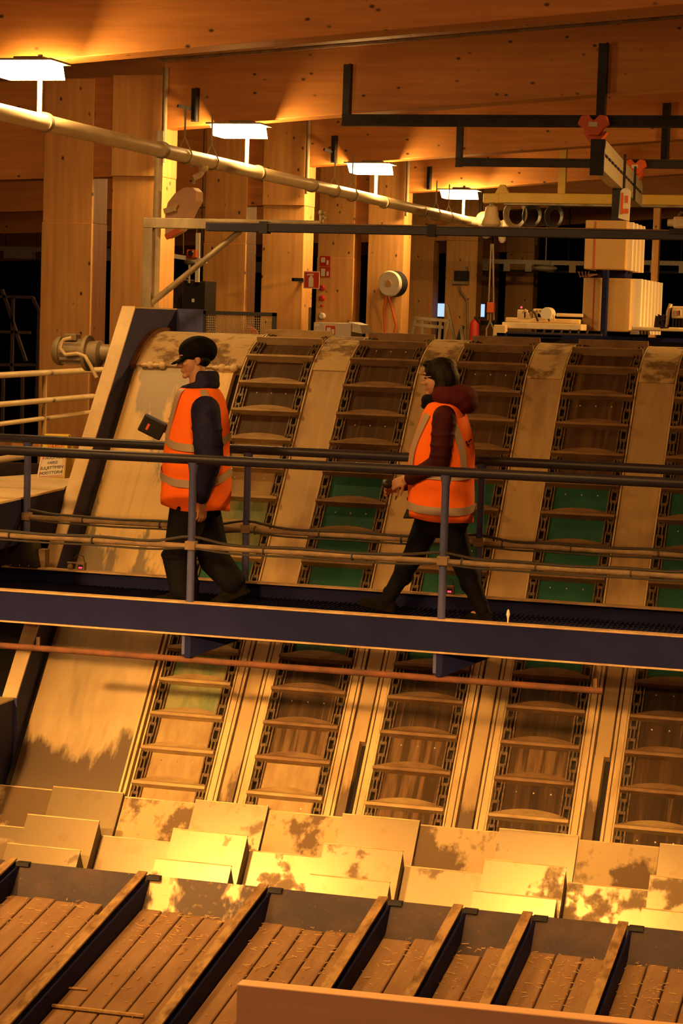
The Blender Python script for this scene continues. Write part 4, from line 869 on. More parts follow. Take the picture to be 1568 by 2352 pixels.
mz = (a.z+b.z)/2
MB().tube([(a.x, YN+.06, mz), (b.x, YN+.06, mz)], .021, 10).build('rod', 'rusty', t, smooth=True)
for x in (88, 1366): q = atY(x, 1480 if x < 800 else 1575, YN+.06); MB().box(q.x-.012, q.x+.012, YN+.05, YN+.07, mz, mz+.075).build('tab', 'p_rust', t)
# things on the far beam
p0 = atY(24, 1300, YFAR-.03); p1 = atY(88, 1238, YFAR-.03)
t = thing('relay_box', (p0.x, YFAR-.05, ZB), 'black box with bolted lid on the far beam, far left', 'box')
MB().hexa([(p0.x+.03, YFAR-.09, ZB), (p1.x+.02, YFAR-.09, ZB), (p1.x+.02, YFAR+.05, ZB), (p0.x+.03, YFAR+.05, ZB), (p0.x-.01, YFAR-.09, ZB+.19), (p1.x-.02, YFAR-.09, ZB+.19), (p1.x-.02, YFAR+.05, ZB+.19), (p0.x-.01, YFAR+.05, ZB+.19)]).build('box_body', 'black', t, bevel=.004)
MB().box(p1.x+.0, p1.x+.05, YFAR-.02, YFAR+.06, ZB, ZB+.13).build('side_bracket', 'dustrail', t)
for i in range(3): MB().ball((p0.x+.03+.07*i, YFAR-.092, ZB+.015), .005, 6, 4).build('bolt', 'alu', t)
def sensor(x, y, lbl, arm):
    c = atY(x, y, YFAR-.03)
    t = thing('laser_sensor', (c.x, YFAR-.03, ZB), lbl, 'sensor', 'small sensors on the far beam')
    MB().box(c.x-.028, c.x+.028, YFAR-.055, YFAR-.005, ZB, ZB+.06).build('sensor_body', 'dustrail', t, bevel=.006)
    MB().box(c.x-.018, c.x+.018, YFAR-.058, YFAR-.055, ZB+.010, ZB+.042).build('window', 'black', t)
    MB().box(c.x-.013, c.x-.001, YFAR-.060, YFAR-.058, ZB+.014, ZB+.026).box(c.x+.001, c.x+.013, YFAR-.060, YFAR-.058, ZB+.014, ZB+.026).build('display', 'led', t, label='glowing red digits')
    MB().tube([(c.x+.02, YFAR-.03, ZB+.06), (c.x+.01, YFAR-.03, ZB+.1), (c.x-.03, YFAR-.03, ZB+.11), (c.x-.06, YFAR-.03, ZB+.08)], .004, 6).build('cable', 'cable', t, smooth=True)
    if arm: MB().box(c.x-.11, c.x-.02, YFAR-.04, YFAR-.02, ZB+.045, ZB+.055).ball((c.x-.09, YFAR-.03, ZB+.02), .022, 10, 8).build('side_arm', 'dustrail', t)
sensor(188, 1294, 'sensor with red display on the far beam, left of man', True)
sensor(1034, 1350, 'sensor with red display on the far beam, behind woman\'s legs', False)
c = atY(1166, 1425, YN+.05)
tag(MB().lathe((c.x, YN+.05, ZB), (.0, 0, 1), [(0, .004), (.03, .006), (.05, .012), (.075, .008), (.085, .002)], 8).build('wood_splinter', 'paper'), 'pale splinter standing on the near beam beside rear shoe', 'splinter')

# ================================================================ STEP FEEDER
XT = [-6.62, -6.08, -5.54, -5.005, -4.467, -3.935, -3.385, -2.84, -2.295, -1.76, -1.22, -.68, -.14]
def nplane(n, s): return (P0Y+s*ct-n*st, s*st+n*ct)
def tray_plate(x0, x1, n, s0, s1, mat, lbl, row, thick=.02, wedge=False):
    t = thing('feeder_plate', ((x0+x1)/2, nplane(n, s1)[0], nplane(n, s1)[1]), lbl, 'plate', row)
    a = nplane(n, s0); b = nplane(n, s1); 
    if wedge:
        c = (a[0]+.075, a[1]-.15); d = (b[0]+.3, b[1]-.05)
        MB().prism_x([a, c, d, b], x0+.006, x1-.006).build('wedge_side', 'tray_side', t)
    else:
        MB().prism_x([a, nplane(n-thick, s0), nplane(n-thick, s1), b], x0+.003, x1-.003).build('backing', 'tray_side', t)
    e = .004
    MB().prism_x([nplane(n, s0), nplane(n+e, s0), nplane(n+e, s1), nplane(n, s1)], x0+.003, x1-.003).build('face_sheet', mat, t)
    MB().prism_x([nplane(n-.012, s0), nplane(n+.006, s0), nplane(n+.006, s0+.008), nplane(n-.012, s0+.008)], x0+.003, x1-.003).build('top_lip', 'strip', t)
col_words = ['at the left frame edge', 'at far left', 'left of centre', 'beneath the man', 'between the walkers', 'beneath the woman\'s hand', 'beneath the woman', 'right of centre', 'far right', 'near the right frame edge', 'at the right frame edge']
for i in range(1, 11):
    x0, x1 = XT[i-1], XT[i]
    front = (i % 2 == 0)
    if i == 1: x0 = -6.5
    pos = 'number %s from left' % ORD[i-1]
    if x1 > -1.1: continue
    tray_plate(x0, x1, .085 if front else .055, -1.915 if front else -1.93, -2.75, 'tray' if front else 'tray_dusty', ('proud clean' if front else 'recessed dirt-caked') + ' plate of the top feeder row, %s from the left' % ORD[i-1], 'top row feeder plates', .025)
    f2 = (i % 2 == 0)
    tray_plate(x0, x1, .37 if f2 else .27, -2.268 if f2 else -2.33, -3.1, 'tray', ('raised wedge' if f2 else 'low') + ' plate of the middle feeder row, %s from the left' % ORD[i-1], 'middle row feeder plates', .02, f2)
    if f2: tray_plate(x0, x1, .55, -2.57, -3.3, 'tray', 'small wedge plate of the lowest feeder row, %s from the left' % ORD[i//2-1], 'lowest row feeder plates', .02, True)
    else: tray_plate(x0, x1, .50, -2.70, -3.3, 'tray', 'half-hidden plate of the lowest feeder row, %s from the left' % ORD[i//2], 'lowest row feeder plates', .02)
# ================================================================ PLANK DECK
DA = math.radians(9.2)
DY, DZ = nplane(.68, -2.965)      # far edge of the planks
def deck(x, y, h=0.0): return Vector((x, y, DZ-(DY-y)*math.tan(DA)+h))
Y_NEAR = 9.0
DX = [-6.85, -5.93, -5.0, -4.165, -3.365, -2.875, -2.43, -1.83, -1.2]
nbo = [5, 5, 5, 5, 2, 2, 3, 4]
bay_lab = ['bay cut by the left frame edge', 'second bay from left, with a square hole', 'third bay from left, with long stick', 'fourth bay from left, covered in shavings', 'narrow two-board bay left of the gap', 'narrow two-board bay with a black gap', 'three-board bay right of the gap', 'last bay at the right frame edge']
for j in range(8):
    x0, x1 = DX[j]+.04, DX[j+1]-.06
    t = thing('plank_bay', ((x0+x1)/2, DY-1, deck(0, DY-1).z-.1), 'dusty plank floor of the '+bay_lab[j], 'planks', 'plank bays of the front deck')
    n = nbo[j]; wd = (x1-x0)/n
    for i in range(n):
        yend = DY - random.uniform(0, .05)
        if j == 1 and i == n-1: yend = DY-.16
        if j == 5 and i == 0: yend = DY-.15
        a = x0+wd*i+.006; b = x0+wd*(i+1)-.006
        nn = 6; vs = []; 
        cz = .006
        prof = [(a, -.05), (a, -cz), (a+cz, 0), (b-cz, 0), (b, -cz), (b, -.05)]
        secs = [(Y_NEAR, 0), (yend-.04, 0), (yend-.012, -.004), (yend, -.02)]
        for yy, dh in secs: vs += [deck(px_, yy, pz+(dh if pz > -.04 else 0)) for px_, pz in prof]
        fs = []
        for q in range(len(secs)-1):
            for k in range(6): fs.append((q*6+k, q*6+(k+1) % 6, q*6+6+(k+1) % 6, q*6+6+k))
        fs += [tuple(range(5, -1, -1)), tuple((len(secs)-1)*6+k for k in range(6))]
        MB().add(vs, fs).build('plank', 'plank', t)
    b0 = MB(); b0.hexa([deck(x0-.03, Y_NEAR, -.12), deck(x1+.05, Y_NEAR, -.12), deck(x1+.05, DY+.02, -.12), deck(x0-.03, DY+.02, -.12), deck(x0-.03, Y_NEAR, -.06), deck(x1+.05, Y_NEAR, -.06), deck(x1+.05, DY+.02, -.06), deck(x0-.03, DY+.02, -.06)]).build('underframe', 'dark_gap', t)
    # end plate at the far end
    e = MB().prism_x([nplane(.68, -2.74), nplane(.66, -2.74), nplane(.66, -3.15), nplane(.68, -3.15)], x0-.03, x1+.02)
    e = e.build('end_plate', 'endplate' if j != 2 else 'halfbare'); tag(e, 'steel end plate behind the planks of the '+bay_lab[j], 'plate', 'end plates of the plank bays')
for j in range(1, 8):
    x = DX[j]
    t = thing('bay_divider', (x, DY-1, deck(0, DY-1).z-.1), 'dusty steel divider %s from left between plank bays' % ORD[j-1], 'divider', 'bay dividers')
    y1 = DY+.12; hh = .17
    a = MB(); a.hexa([deck(x-.035, Y_NEAR, -.1), deck(x+.015, Y_NEAR, -.1), deck(x+.015, y1, -.1), deck(x-.035, y1, -.1), deck(x-.035, Y_NEAR, .13), deck(x+.015, Y_NEAR, .13), deck(x+.015, y1, .17), deck(x-.035, y1, .17)]).build('web', 'divider_side', t)
    MB().hexa([deck(x-.04, Y_NEAR, .13), deck(x+.022, Y_NEAR, .13), deck(x+.022, y1+.01, .17), deck(x-.04, y1+.01, .17), deck(x-.04, Y_NEAR, .142), deck(x+.022, Y_NEAR, .142), deck(x+.022, y1+.01, .182), deck(x-.04, y1+.01, .182)]).build('cap_strip', 'divider', t)
    MB().hexa([deck(x+.03, Y_NEAR, .0), deck(x+.045, Y_NEAR, .0), deck(x+.045, y1, .0), deck(x+.03, y1, .0), deck(x+.03, Y_NEAR, .10), deck(x+.045, Y_NEAR, .10), deck(x+.045, y1, .14), deck(x+.03, y1, .14)]).build('side_angle', 'navy', t)
    MB().box(x+.03, x+.12, y1-.03, y1+.02, deck(0, y1, .14).z, deck(0, y1, .165).z).build('end_lug', 'steel_dark', t)
# shavings
mb = MB()
def sliver(mb, c, ang, ln, wd, tilt=.05):
    d = Vector((math.cos(ang), math.sin(ang), tilt)); sd = Vector((-math.sin(ang), math.cos(ang), 0))
    b = [c-d*ln/2-sd*wd/2, c+d*ln/2-sd*wd/3, c+d*ln/2+sd*wd/3, c-d*ln/2+sd*wd/2]
    mb.hexa(b+[p+Vector((0, 0, .004)) for p in b])
for i in range(900):
    j = random.choice([0, 1, 1, 2, 2, 2, 3, 3, 3, 4, 5, 6, 6, 7, 7]); x = random.uniform(DX[j]+.05, DX[j+1]-.06)
    y = DY-.03-abs(random.gauss(0, .55))
    if y < Y_NEAR+.5: continue
    sliver(mb, deck(x, y, .004+random.random()*.006), random.uniform(0, math.pi), random.uniform(.010, .055), random.uniform(.002, .005), random.uniform(-.05, .15))
tag(mb.build('wood_shavings', 'chips'), 'thin wood shavings scattered over the dusty planks', 'shavings', None, 'stuff')
a = atZ(118, 2309, deck(0, 12.1).z+.02); 
def on_deck(x, y, h):
    d = ray(x, y); k = math.tan(DA); t_ = (DZ-DY*k+h-CAMZ)/(d.z-k*d.y); return O+d*t_
tag(MB().bar(on_deck(118, 2309, .018), on_deck(330, 2333, .018), .022, .014).build('stray_stick', 'chips'), 'long stray stick lying across planks at bottom left', 'stick', 'sticks on the planks')
tag(MB().bar(on_deck(150, 2268, .012), on_deck(200, 2272, .012), .014, .008).build('stray_stick', 'chips'), 'short stray stick above the long stick at bottom left', 'stick', 'sticks on the planks')
tag(MB().bar(on_deck(35, 2346, .012), on_deck(70, 2352, .012), .02, .01).build('stray_stick', 'chips'), 'stub of stick at the bottom left corner', 'stick', 'sticks on the planks')
# ================================================================ foreground timber rail
YW = 9.6
a = atY(543, 2260, YW); b = atY(1568, 2364, YW)
zt_ = (a.z+b.z)/2
d = (b-a); d = Vector((d.x, 0, 0)).normalized()
t = thing('timber_rail', (a.x, YW, a.z-.5), 'planed timber rail crossing the bottom right foreground', 'rail')
A0 = Vector((a.x, YW, a.z)); B0 = A0+ (b-a)*1.3
mb = MB(); th_ = Vector((0, .085, 0)); hh = Vector((0, 0, -.26))
mb.add([A0+hh, B0+hh, B0+th_+hh, A0+th_+hh, A0, B0, B0+th_, A0+th_], [(3, 2, 1, 0), (4, 5, 6, 7), (0, 1, 5, 4), (1, 2, 6, 5), (2, 3, 7, 6), (3, 0, 4, 7)]).build('rail_board', 'board', t, bevel=.006)
for u in (.35, .8):
    q = A0.lerp(B0, u); MB().box(q.x-.05, q.x+.05, YW+.02, YW+.08, FLOOR, q.z-.24).build('support_post', 'board', t)
#PEOPLE
# ================================================================ PEOPLE
YP = 13.85
def P(x, y, dy=0.0): return atY(x, y, YP+dy)
def fuse(mb, name, mat, parent, voxel=.008, it=6, label=None):
    """One continuous skin over overlapping limbs."""
    me = bpy.data.meshes.new('tmp'); me.from_pydata(mb.v, [], mb.f)
    bm = bmesh.new(); bm.from_mesh(me); bmesh.ops.remove_doubles(bm, verts=bm.verts, dist=1e-6); bmesh.ops.recalc_face_normals(bm, faces=bm.faces); bm.to_mesh(me); bm.free()
    o = bpy.data.objects.new('tmp', me); C.objects.link(o)
    r = o.modifiers.new('r', 'REMESH'); r.mode = 'VOXEL'; r.voxel_size = voxel
    s = o.modifiers.new('s', 'SMOOTH'); s.iterations = it; s.factor = .5
    m2 = bpy.data.meshes.new_from_object(o.evaluated_get(bpy.context.evaluated_depsgraph_get()))
    bpy.data.objects.remove(o); m2.name = name
    m2.materials.clear(); m2.materials.append(M[mat]); m2.polygons.foreach_set('use_smooth', [True]*len(m2.polygons))
    q = bpy.data.objects.new(name, m2); C.objects.link(q)
    if parent:
        q.parent = parent
        if parent.type == 'EMPTY': q.matrix_parent_inverse = Matrix.Translation(-parent.location)
    if label: q['label'] = label
    return q
class Loft:
    """Torso-like surface from (height, front x, back x, half width) rings, t=0 faces the front (-X), t=90 the viewer."""
    def __init__(s, rings): s.r = rings
    def ring(s, h):
        R = s.r
        if h >= R[0][0]: return R[0]
        for i in range(len(R)-1):
            if R[i+1][0] <= h <= R[i][0]:
                u = (R[i][0]-h)/(R[i][0]-R[i+1][0]); p0 = R[max(i-1, 0)]; p1 = R[i]; p2 = R[i+1]; p3 = R[min(i+2, len(R)-1)]
                f = lambda k: .5*(2*p1[k]+(p2[k]-p0[k])*u+(2*p0[k]-5*p1[k]+4*p2[k]-p3[k])*u*u+(-p0[k]+3*p1[k]-3*p2[k]+p3[k])*u**3)
                return (h, f(1), f(2), f(3), f(4))
        return R[-1]
    def at(s, t, h, off=0.0):
        _, xf, xb, b, yc = s.ring(h); a = (xb-xf)/2; c = (xf+xb)/2; k = math.cos(t); q = math.sin(t)
        e = .82
        kk = math.copysign(abs(k)**e, k); qq = math.copysign(abs(q)**e, q)
        return Vector((c-(a+off)*kk, yc-(b+off)*qq, h))
    def skin(s, mb, rows=26, n=40, off=0.0, hem=lambda t: 0.0, wr=0.0):
        h0, h1 = s.r[0][0], s.r[-1][0]; vs = []; fs = []
        for j in range(rows+1):
            u = j/rows
            for k in range(n):
                t = 2*math.pi*k/n; h = h0+(h1-h0)*u+hem(t)*max(0, (u-.5)*2)
                wv = wr*math.sin(7*t+9*u)*u+wr*.7*math.sin(13*u+3*t)
                p = s.at(t, max(min(h, h0), h1), off+wv); p.z = h; vs.append(p)
        for j in range(rows):
            for k in range(n): fs.append((j*n+k, j*n+(k+1) % n, (j+1)*n+(k+1) % n, (j+1)*n+k))
        fs.append(tuple(range(n))); mb.add(vs, fs); return mb
    def solid(s, mb, rows=20, n=24, off=0.0):
        h0, h1 = s.r[0][0], s.r[-1][0]; vs = []; fs = []
        for j in range(rows+1):
            for k in range(n): vs.append(s.at(2*math.pi*k/n, h0+(h1-h0)*j/rows, off))
        for j in range(rows):
            for k in range(n): fs.append((j*n+k, j*n+(k+1) % n, (j+1)*n+(k+1) % n, (j+1)*n+k))
        fs.append(tuple(range(n-1, -1, -1))); fs.append(tuple(rows*n+k for k in range(n))); mb.add(vs, fs); return mb
    def ribbon(s, mb, pts, wd, off=.008):
        """band through (t, h) pairs; wd = half width; th = extra thickness"""
        ps = [s.at(t, h, off) for t, h in pts]; ou = [s.at(t, h, off+.003) for t, h in pts]
        n = len(ps); vs = []
        for i in range(n):
            d = (ps[min(i+1, n-1)]-ps[max(i-1, 0)]).normalized(); nr = (ou[i]-ps[i]).normalized(); sd = d.cross(nr).normalized()
            vs += [ps[i]-sd*wd, ps[i]+sd*wd, ou[i]+sd*wd, ou[i]-sd*wd]
        fs = []
        for i in range(n-1):
            for k in range(4): fs.append((4*i+k, 4*i+(k+1) % 4, 4*i+4+(k+1) % 4, 4*i+4+k))
        mb.add(vs, fs); return mb
def hand(mb, W, d, n, curl=.6, s=1.0, thumb=1, spread=1.0):
    """palm with four unequal jointed fingers and a thumb that leaves the side of the palm near its base"""
    d = d.normalized(); n = (n-d*n.dot(d)).normalized(); sd = d.cross(n)*thumb
    for u in (-.03, -.01, .012, .03):
        mb.cone(W+sd*u*.7*s, W+d*.085*s+sd*u*s, .016*s, .013*s, 10)
    for i, u in enumerate((-.033, -.011, .011, .032)):
        L = (.030, .038, .042, .038)[i]*s; p = W+d*.088*s+sd*u*s*spread; a = curl*.5
        for q in range(3):
            v = d*math.cos(a)+n*math.sin(a)+sd*u*2*(spread-1)
            e = p+v*L*(1.1, .8, .62)[q]; mb.cone(p, e, (.0105, .0095, .0085)[q]*s, (.0095, .0085, .0075)[q]*s, 8); p = e; a += curl
    p = W+d*.028*s+sd*.036*s; v = (d*.55+sd*.75+n*.35).normalized()
    for q in range(2):
        e = p+v*(.042, .032)[q]*s; mb.cone(p, e, (.0135, .0115)[q]*s, (.0115, .009)[q]*s, 8); p = e; v = (v+d*.5+n*.3).normalized()
    return mb
def frame_of(fwd, upv):
    f = fwd.normalized(); u = (upv-f*upv.dot(f)).normalized(); s = f.cross(u)
    return Matrix(((f.x, s.x, u.x), (f.y, s.y, u.y), (f.z, s.z, u.z)))   # local x forward, y right-hand side, z up
def head(mb, c, R, s=1.0):
    T = lambda x, y, z: c+R @ Vector((x*s, y*s, z*s))
    B = lambda x, y, z, r: mb.ball(T(x, y, z), tuple(k*s for k in r), 16, 11, 0, R)
    B(-.012, 0, .035, (.098, .077, .092)); B(.030, 0, -.025, (.066, .062, .085)); B(.042, 0, -.075, (.042, .043, .038))   # cranium, face, jaw
    B(.078, 0, -.098, (.022, .022, .018)); B(.078, 0, .040, (.02, .052, .012))           # chin, brow
    mb.cone(T(.090, 0, .018), T(.112, 0, -.022), .010*s, .014*s, 10); B(.098, .012, -.027, (.012, .009, .008)); B(.098, -.012, -.027, (.012, .009, .008))
    B(.090, 0, -.056, (.014, .022, .006)); B(.088, 0, -.068, (.014, .019, .007))          # lips
    for g in (-1, 1):
        B(.066, .036*g, -.020, (.025, .022, .020)); B(-.012, .078*g, -.005, (.020, .009, .032)); B(-.006, .076*g, -.030, (.012, .008, .012))
    return mb
def foot(mb, ankle, toe_dir, L=.19, pitch=0.0, s=1.0):
    """shoe: heel, instep and toe cap; toe_dir in the ground plane, pitch lifts the toe (+) or the heel (-)"""
    f = toe_dir.normalized(); f = (f*math.cos(pitch)+Vector((0, 0, 1))*math.sin(pitch)); u = Vector((0, 0, 1)); u = (u-f*u.dot(f)).normalized(); sd = f.cross(u)
    R = Matrix(((f.x, sd.x, u.x), (f.y, sd.y, u.y), (f.z, sd.z, u.z))); T = lambda x, y, z: ankle+R @ Vector((x*s, y*s, z*s))
    mb.ball(T(-.025, 0, -.045), (.052*s, .038*s, .045*s), 12, 8, 0, R); mb.ball(T(.055, 0, -.045), (.085*s, .043*s, .043*s), 12, 8, 0, R)
    mb.ball(T(.140, 0, -.058), (.065*s, .045*s, .030*s), 12, 8, 0, R); mb.cone(T(0, 0, .05), T(0, 0, -.03), .046*s, .046*s, 12)
    o = [(-.075, .03), (-.06, .038), (.02, .034), (.10, .046), (.17, .042), (.205, .02)]
    pts = [(x, y) for x, y in o]+[(x, -y) for x, y in reversed(o)]
    n = len(pts); vs = [T(x, y, -.090) for x, y in pts]+[T(x, y, -.066) for x, y in pts]
    mb.add(vs, [tuple(range(n)), tuple(range(2*n-1, n-1, -1))]+[(i, i+n, (i+1) % n+n, (i+1) % n) for i in range(n)])
    return mb
def rings(rows, yc=YP):
    out = []
    for y, xf, xb, b in rows:
        a = P(xf, y); c = P(xb, y); out.append(((a.z+c.z)/2, a.x, c.x, b, yc))
    return out
def eyes(c, R, parent, s=1.0):
    for g in (-1, 1):
        p = c+R @ Vector((.084*s, .032*g*s, .012*s))
        MB().ball(p, (.010*s, .012*s, .006*s), 10, 7, 0, R).build('eye', 'ink', parent, smooth=True)
        MB().ball(c+R @ Vector((.088*s, .032*g*s, .034*s)), (.008*s, .018*s, .004*s), 10, 6, 0, R).build('eyebrow', 'hair', parent, smooth=True)

# ---------------------------------------------------------------- man with cap and handheld
hc = P(446, 826); HR = frame_of(Vector((-.84, -.48, -.18)), Vector((-.14, 0, 1)))
fz = .0
man = thing('person', (P(430, 1300).x, YP, -.045), 'person in black cap and orange vest walking left, holding black handheld device', 'person', 'people on the walkway')
tors = Loft(rings([(884, 434, 486, .075), (896, 418, 500, .165), (918, 411, 508, .195), (950, 404, 514, .20), (1000, 392, 520, .20), (1050, 385, 522, .20), (1100, 378, 522, .205), (1140, 377, 521, .21), (1160, 379, 519, .21)]))
bd = MB(); head(bd, hc, HR, 1.0)
bd.cone(hc+Vector((.02, 0, -.05)), P(458, 905), .056, .064, 14)
tors.solid(bd, off=-.035)
bd.ball(P(448, 1165), (.13, .155, .10), 16, 10)
LA = [P(472, 943, -.215), P(480, 1050, -.245), P(462, 1143, -.20)]
RA = [P(446, 935, .20), P(440, 1022, .20), P(405, 990, .085)]
for A in (LA, RA): bd.cone(A[0], A[1], .052, .042).cone(A[1], A[2], .042, .028)
dl = (P(464, 1180, -.19)-LA[2]); hand(bd, LA[2]+dl*.1, dl, Vector((-.6, .5, 0)), .45, .95, 1)
tabc = P(350, 981, -.02)
dr = (P(368, 978, .055)-RA[2]); hand(bd, RA[2], dr, Vector((-.1, -1, -.2)), .10, .95, 1)
LLg = [P(434, 1165, -.085), P(412, 1282, -.10), P(424, 1375, -.09)]
RLg = [P(462, 1165, .085), P(492, 1285, .08), P(536, 1355, .09)]
LLg[2].z = .050; RLg[2].z = .100
for A in (LLg, RLg): bd.cone(A[0], A[1], .085, .055).cone(A[1], A[2], .055, .040).ball(A[2]+Vector((-.03, 0, -.03)), (.06, .03, .025))
body = fuse(bd, 'body', 'skin', man, .0055, 3)
eyes(hc, HR, man)
jk = MB(); tors.solid(jk, off=-.024)
jk.cone(LA[0], LA[1], .100, .098).cone(LA[1], LA[2]+Vector((0, 0, .01)), .096, .056).cone(RA[0], RA[1], .085, .072).cone(RA[1], RA[2], .07, .048)
jk.ball(P(450, 1165), (.150, .18, .05), 16, 8)
for y, r in ((985, .112), (1020, .110), (1055, .103), (1085, .092), (1112, .078)): q = LA[0].lerp(LA[1], min(1, (y-943)/107)) if y < 1050 else LA[1].lerp(LA[2], (y-1050)/93); jk.ball(q, (r, r*.9, .022), 16, 6)
fuse(jk, 'jacket', 'jacket', man, .009, 3, 'dark navy padded jacket')
# collar standing round the neck, hood folded behind
cl = MB()
for i in range(20):
    a = 2*math.pi*i/20; cl.ball(P(458, 893)+Vector((-.098*math.cos(a), -.10*math.sin(a), .008-.028*math.cos(a))), (.042, .042, .040), 10, 7)
for i in range(12):
    a = math.pi*(.55+.9*i/11); cl.ball(P(464, 872)+Vector((-.088*math.cos(a), -.085*math.sin(a), .01)), (.032, .032, .055), 10, 7)
fuse(cl, 'collar', 'jacket', man, .009, 4)
tr = MB()
tr.ball(P(450, 1176), (.145, .165, .09), 18, 10)
tr.cone(LLg[0], LLg[1], .132, .112).cone(LLg[1], LLg[2]+Vector((0, 0, .0)), .115, .098).cone(RLg[0], RLg[1], .128, .108).cone(RLg[1], RLg[2]+Vector((-.01, 0, .02)), .108, .092)
tr.ball(LLg[1]+Vector((-.01, 0, .02)), (.120, .115, .06), 14, 8).ball(LLg[2]+Vector((.0, 0, .06)), (.105, .10, .05), 14, 8)
fuse(tr, 'trousers', 'trousers', man, .009, 4)
for A, pt in ((LLg, .0), (RLg, -.45)):
    s_ = MB(); foot(s_, A[2], Vector((-1, -.08, 0)), pitch=pt, s=1.08); fuse(s_, 'shoe', 'shoe', man, .006, 2)
vs_ = MB(); tors.skin(vs_, 26, 44, .006, lambda t: -.03*(1-math.cos(t))/2+.012*math.sin(3*t), .006)
ve = vs_.build('vest', 'vest', man, smooth=True, label='orange high-visibility vest'); so = ve.modifiers.new('s', 'SOLIDIFY'); so.thickness = .006
hz = lambda y: P(450, y).z
def band(L, y, drop, par, wd=.026):
    mb = MB(); L.ribbon(mb, [(2*math.pi*k/48, hz(y)-drop*max(0, math.sin(2*math.pi*k/48))+.012*math.cos(2*math.pi*k/48)) for k in range(49)], wd, .012); mb.build('reflective_band', 'tape', par, smooth=True, label='beige reflective tape')
band(tors, 996, .085, ve); band(tors, 1078, .085, ve)
for t0, t1 in ((.72, 1.05), (2.45, 2.1)):
    mb = MB(); y0, y1 = 1020, 893
    tors.ribbon(mb, [(t0+(t1-t0)*(k/14)**2, hz(y0+(y1-y0)*k/14)) for k in range(15)], .026, .012); mb.build('shoulder_tape', 'tape', ve, smooth=True)
# peaked cap
cp = MB(); cc = hc+HR @ Vector((-.018, 0, .055))
cp.ball(cc+HR @ Vector((-.012, 0, .008)), (.128, .108, .094), 20, 12, 0, HR)
cp.ball(cc+HR @ Vector((-.075, 0, -.005)), (.075, .092, .082), 16, 10, 0, HR)
for g in (-.06, -.03, 0, .03, .06): cp.cone(cc+HR @ Vector((.09, g, -.035)), cc+HR @ Vector((.175-abs(g)*.5, g, -.060)), .014, .009, 8)
fuse(cp, 'cap', 'capcloth', man, .008, 4)
hr = MB(); hr.ball(hc+HR @ Vector((-.045, 0, -.01)), (.070, .082, .055), 16, 10, 0, HR)
fuse(hr, 'hair', 'hair', man, .007, 3)
# handheld device
Xd = (P(383, 980, -.01)-P(333, 955, -.06)).normalized(); Ud = (P(333, 955, -.06)-P(318, 992, -.06)).normalized(); Nd = Xd.cross(Ud).normalized(); Ud = Nd.cross(Xd)
dev = thing('handheld_terminal', tabc, 'black rugged handheld device with bluish edge, held out by the man in the cap', 'device')
def slab(mb, c, w2, h2, d2):
    q = [c+Xd*a+Ud*b+Nd*e for e in (-d2, d2) for a, b in ((-w2, -h2), (w2, -h2), (w2, h2), (-w2, h2))]
    return mb.hexa(q)
slab(MB(), tabc, .084, .062, .022).build('shell', 'black', dev, bevel=.01)
slab(MB(), tabc-Nd*.022 if Nd.y > 0 else tabc+Nd*.022, .064, .042, .003).build('display', 'black', dev)
slab(MB(), tabc+Ud*.061, .076, .004, .019).build('top_edge', 'post', dev, label='bluish-grey top edge', bevel=.002)
slab(MB(), (tabc-Nd*.026 if Nd.y > 0 else tabc+Nd*.026)-Xd*.03-Ud*.008, .008, .022, .001).build('screen_reflection', 'orange', dev)  # orange reflection on the display, painted as a thin slab

# ---------------------------------------------------------------- woman in maroon jacket
wc = P(1006, 868); WR = frame_of(Vector((-.985, -.05, -.16)), Vector((-.15, 0, 1)))
wom = thing('person', (P(1010, 1300).x, YP, -.045), 'person with dark hair, maroon jacket and orange vest striding left', 'person', 'people on the walkway')
wt = Loft(rings([(916, 1004, 1040, .075), (926, 990, 1054, .14), (945, 978, 1064, .17), (975, 966, 1074, .178), (1010, 953, 1082, .178), (1045, 945, 1086, .18), (1100, 942, 1085, .185), (1150, 941, 1084, .19), (1192, 943, 1082, .19)]))
bd = MB(); head(bd, wc, WR, .95)
bd.cone(wc+Vector((.02, 0, -.05)), P(1020, 940), .05, .058, 14); wt.solid(bd, off=-.035); bd.ball(P(1012, 1195), (.13, .15, .09), 16, 10)
LA = [P(1020, 958, -.185), P(1010, 1062, -.205), P(932, 1102, -.16)]
RA = [P(1005, 955, .18), P(985, 1060, .2), P(920, 1112, .06)]
for A in (LA, RA): bd.cone(A[0], A[1], .046, .038).cone(A[1], A[2], .038, .026)
dl = P(895, 1116, -.13)-LA[2]; hand(bd, LA[2], dl, Vector((-.1, .9, -.5)), .75, .9, 1)
dr = P(900, 1120, .03)-RA[2]; hand(bd, RA[2], dr, Vector((-.1, -.9, -.5)), .7, .9, -1)
FL = [P(986, 1195, .08), P(948, 1278, .08), P(890, 1388, .08)]
RLg = [P(1034, 1200, -.08), P(1062, 1292, -.08), P(1108, 1392, -.08)]
FL[2].z = .072; RLg[2].z = .058
for A in (FL, RLg): bd.cone(A[0], A[1], .082, .052).cone(A[1], A[2], .052, .036).ball(A[2]+Vector((-.03, 0, -.03)), (.06, .03, .025))
fuse(bd, 'body', 'skin', wom, .0055, 3); eyes(wc, WR, wom, .95)
jk = MB(); wt.solid(jk, off=-.012)
jk.cone(LA[0], LA[1], .078, .068).cone(LA[1], LA[2]+Vector((.03, 0, .01)), .066, .045).cone(RA[0], RA[1], .075, .065).cone(RA[1], RA[2]+Vector((.03, 0, 0)), .064, .045)
for u in (.15, .38, .62, .85): q = LA[0].lerp(LA[1], u); jk.ball(q, (.086-.01*u, .08, .024), 16, 6)
for u in (.25, .6): q = LA[1].lerp(LA[2], u); jk.ball(q, (.03, .064-.01*u, .066-.012*u), 16, 6)
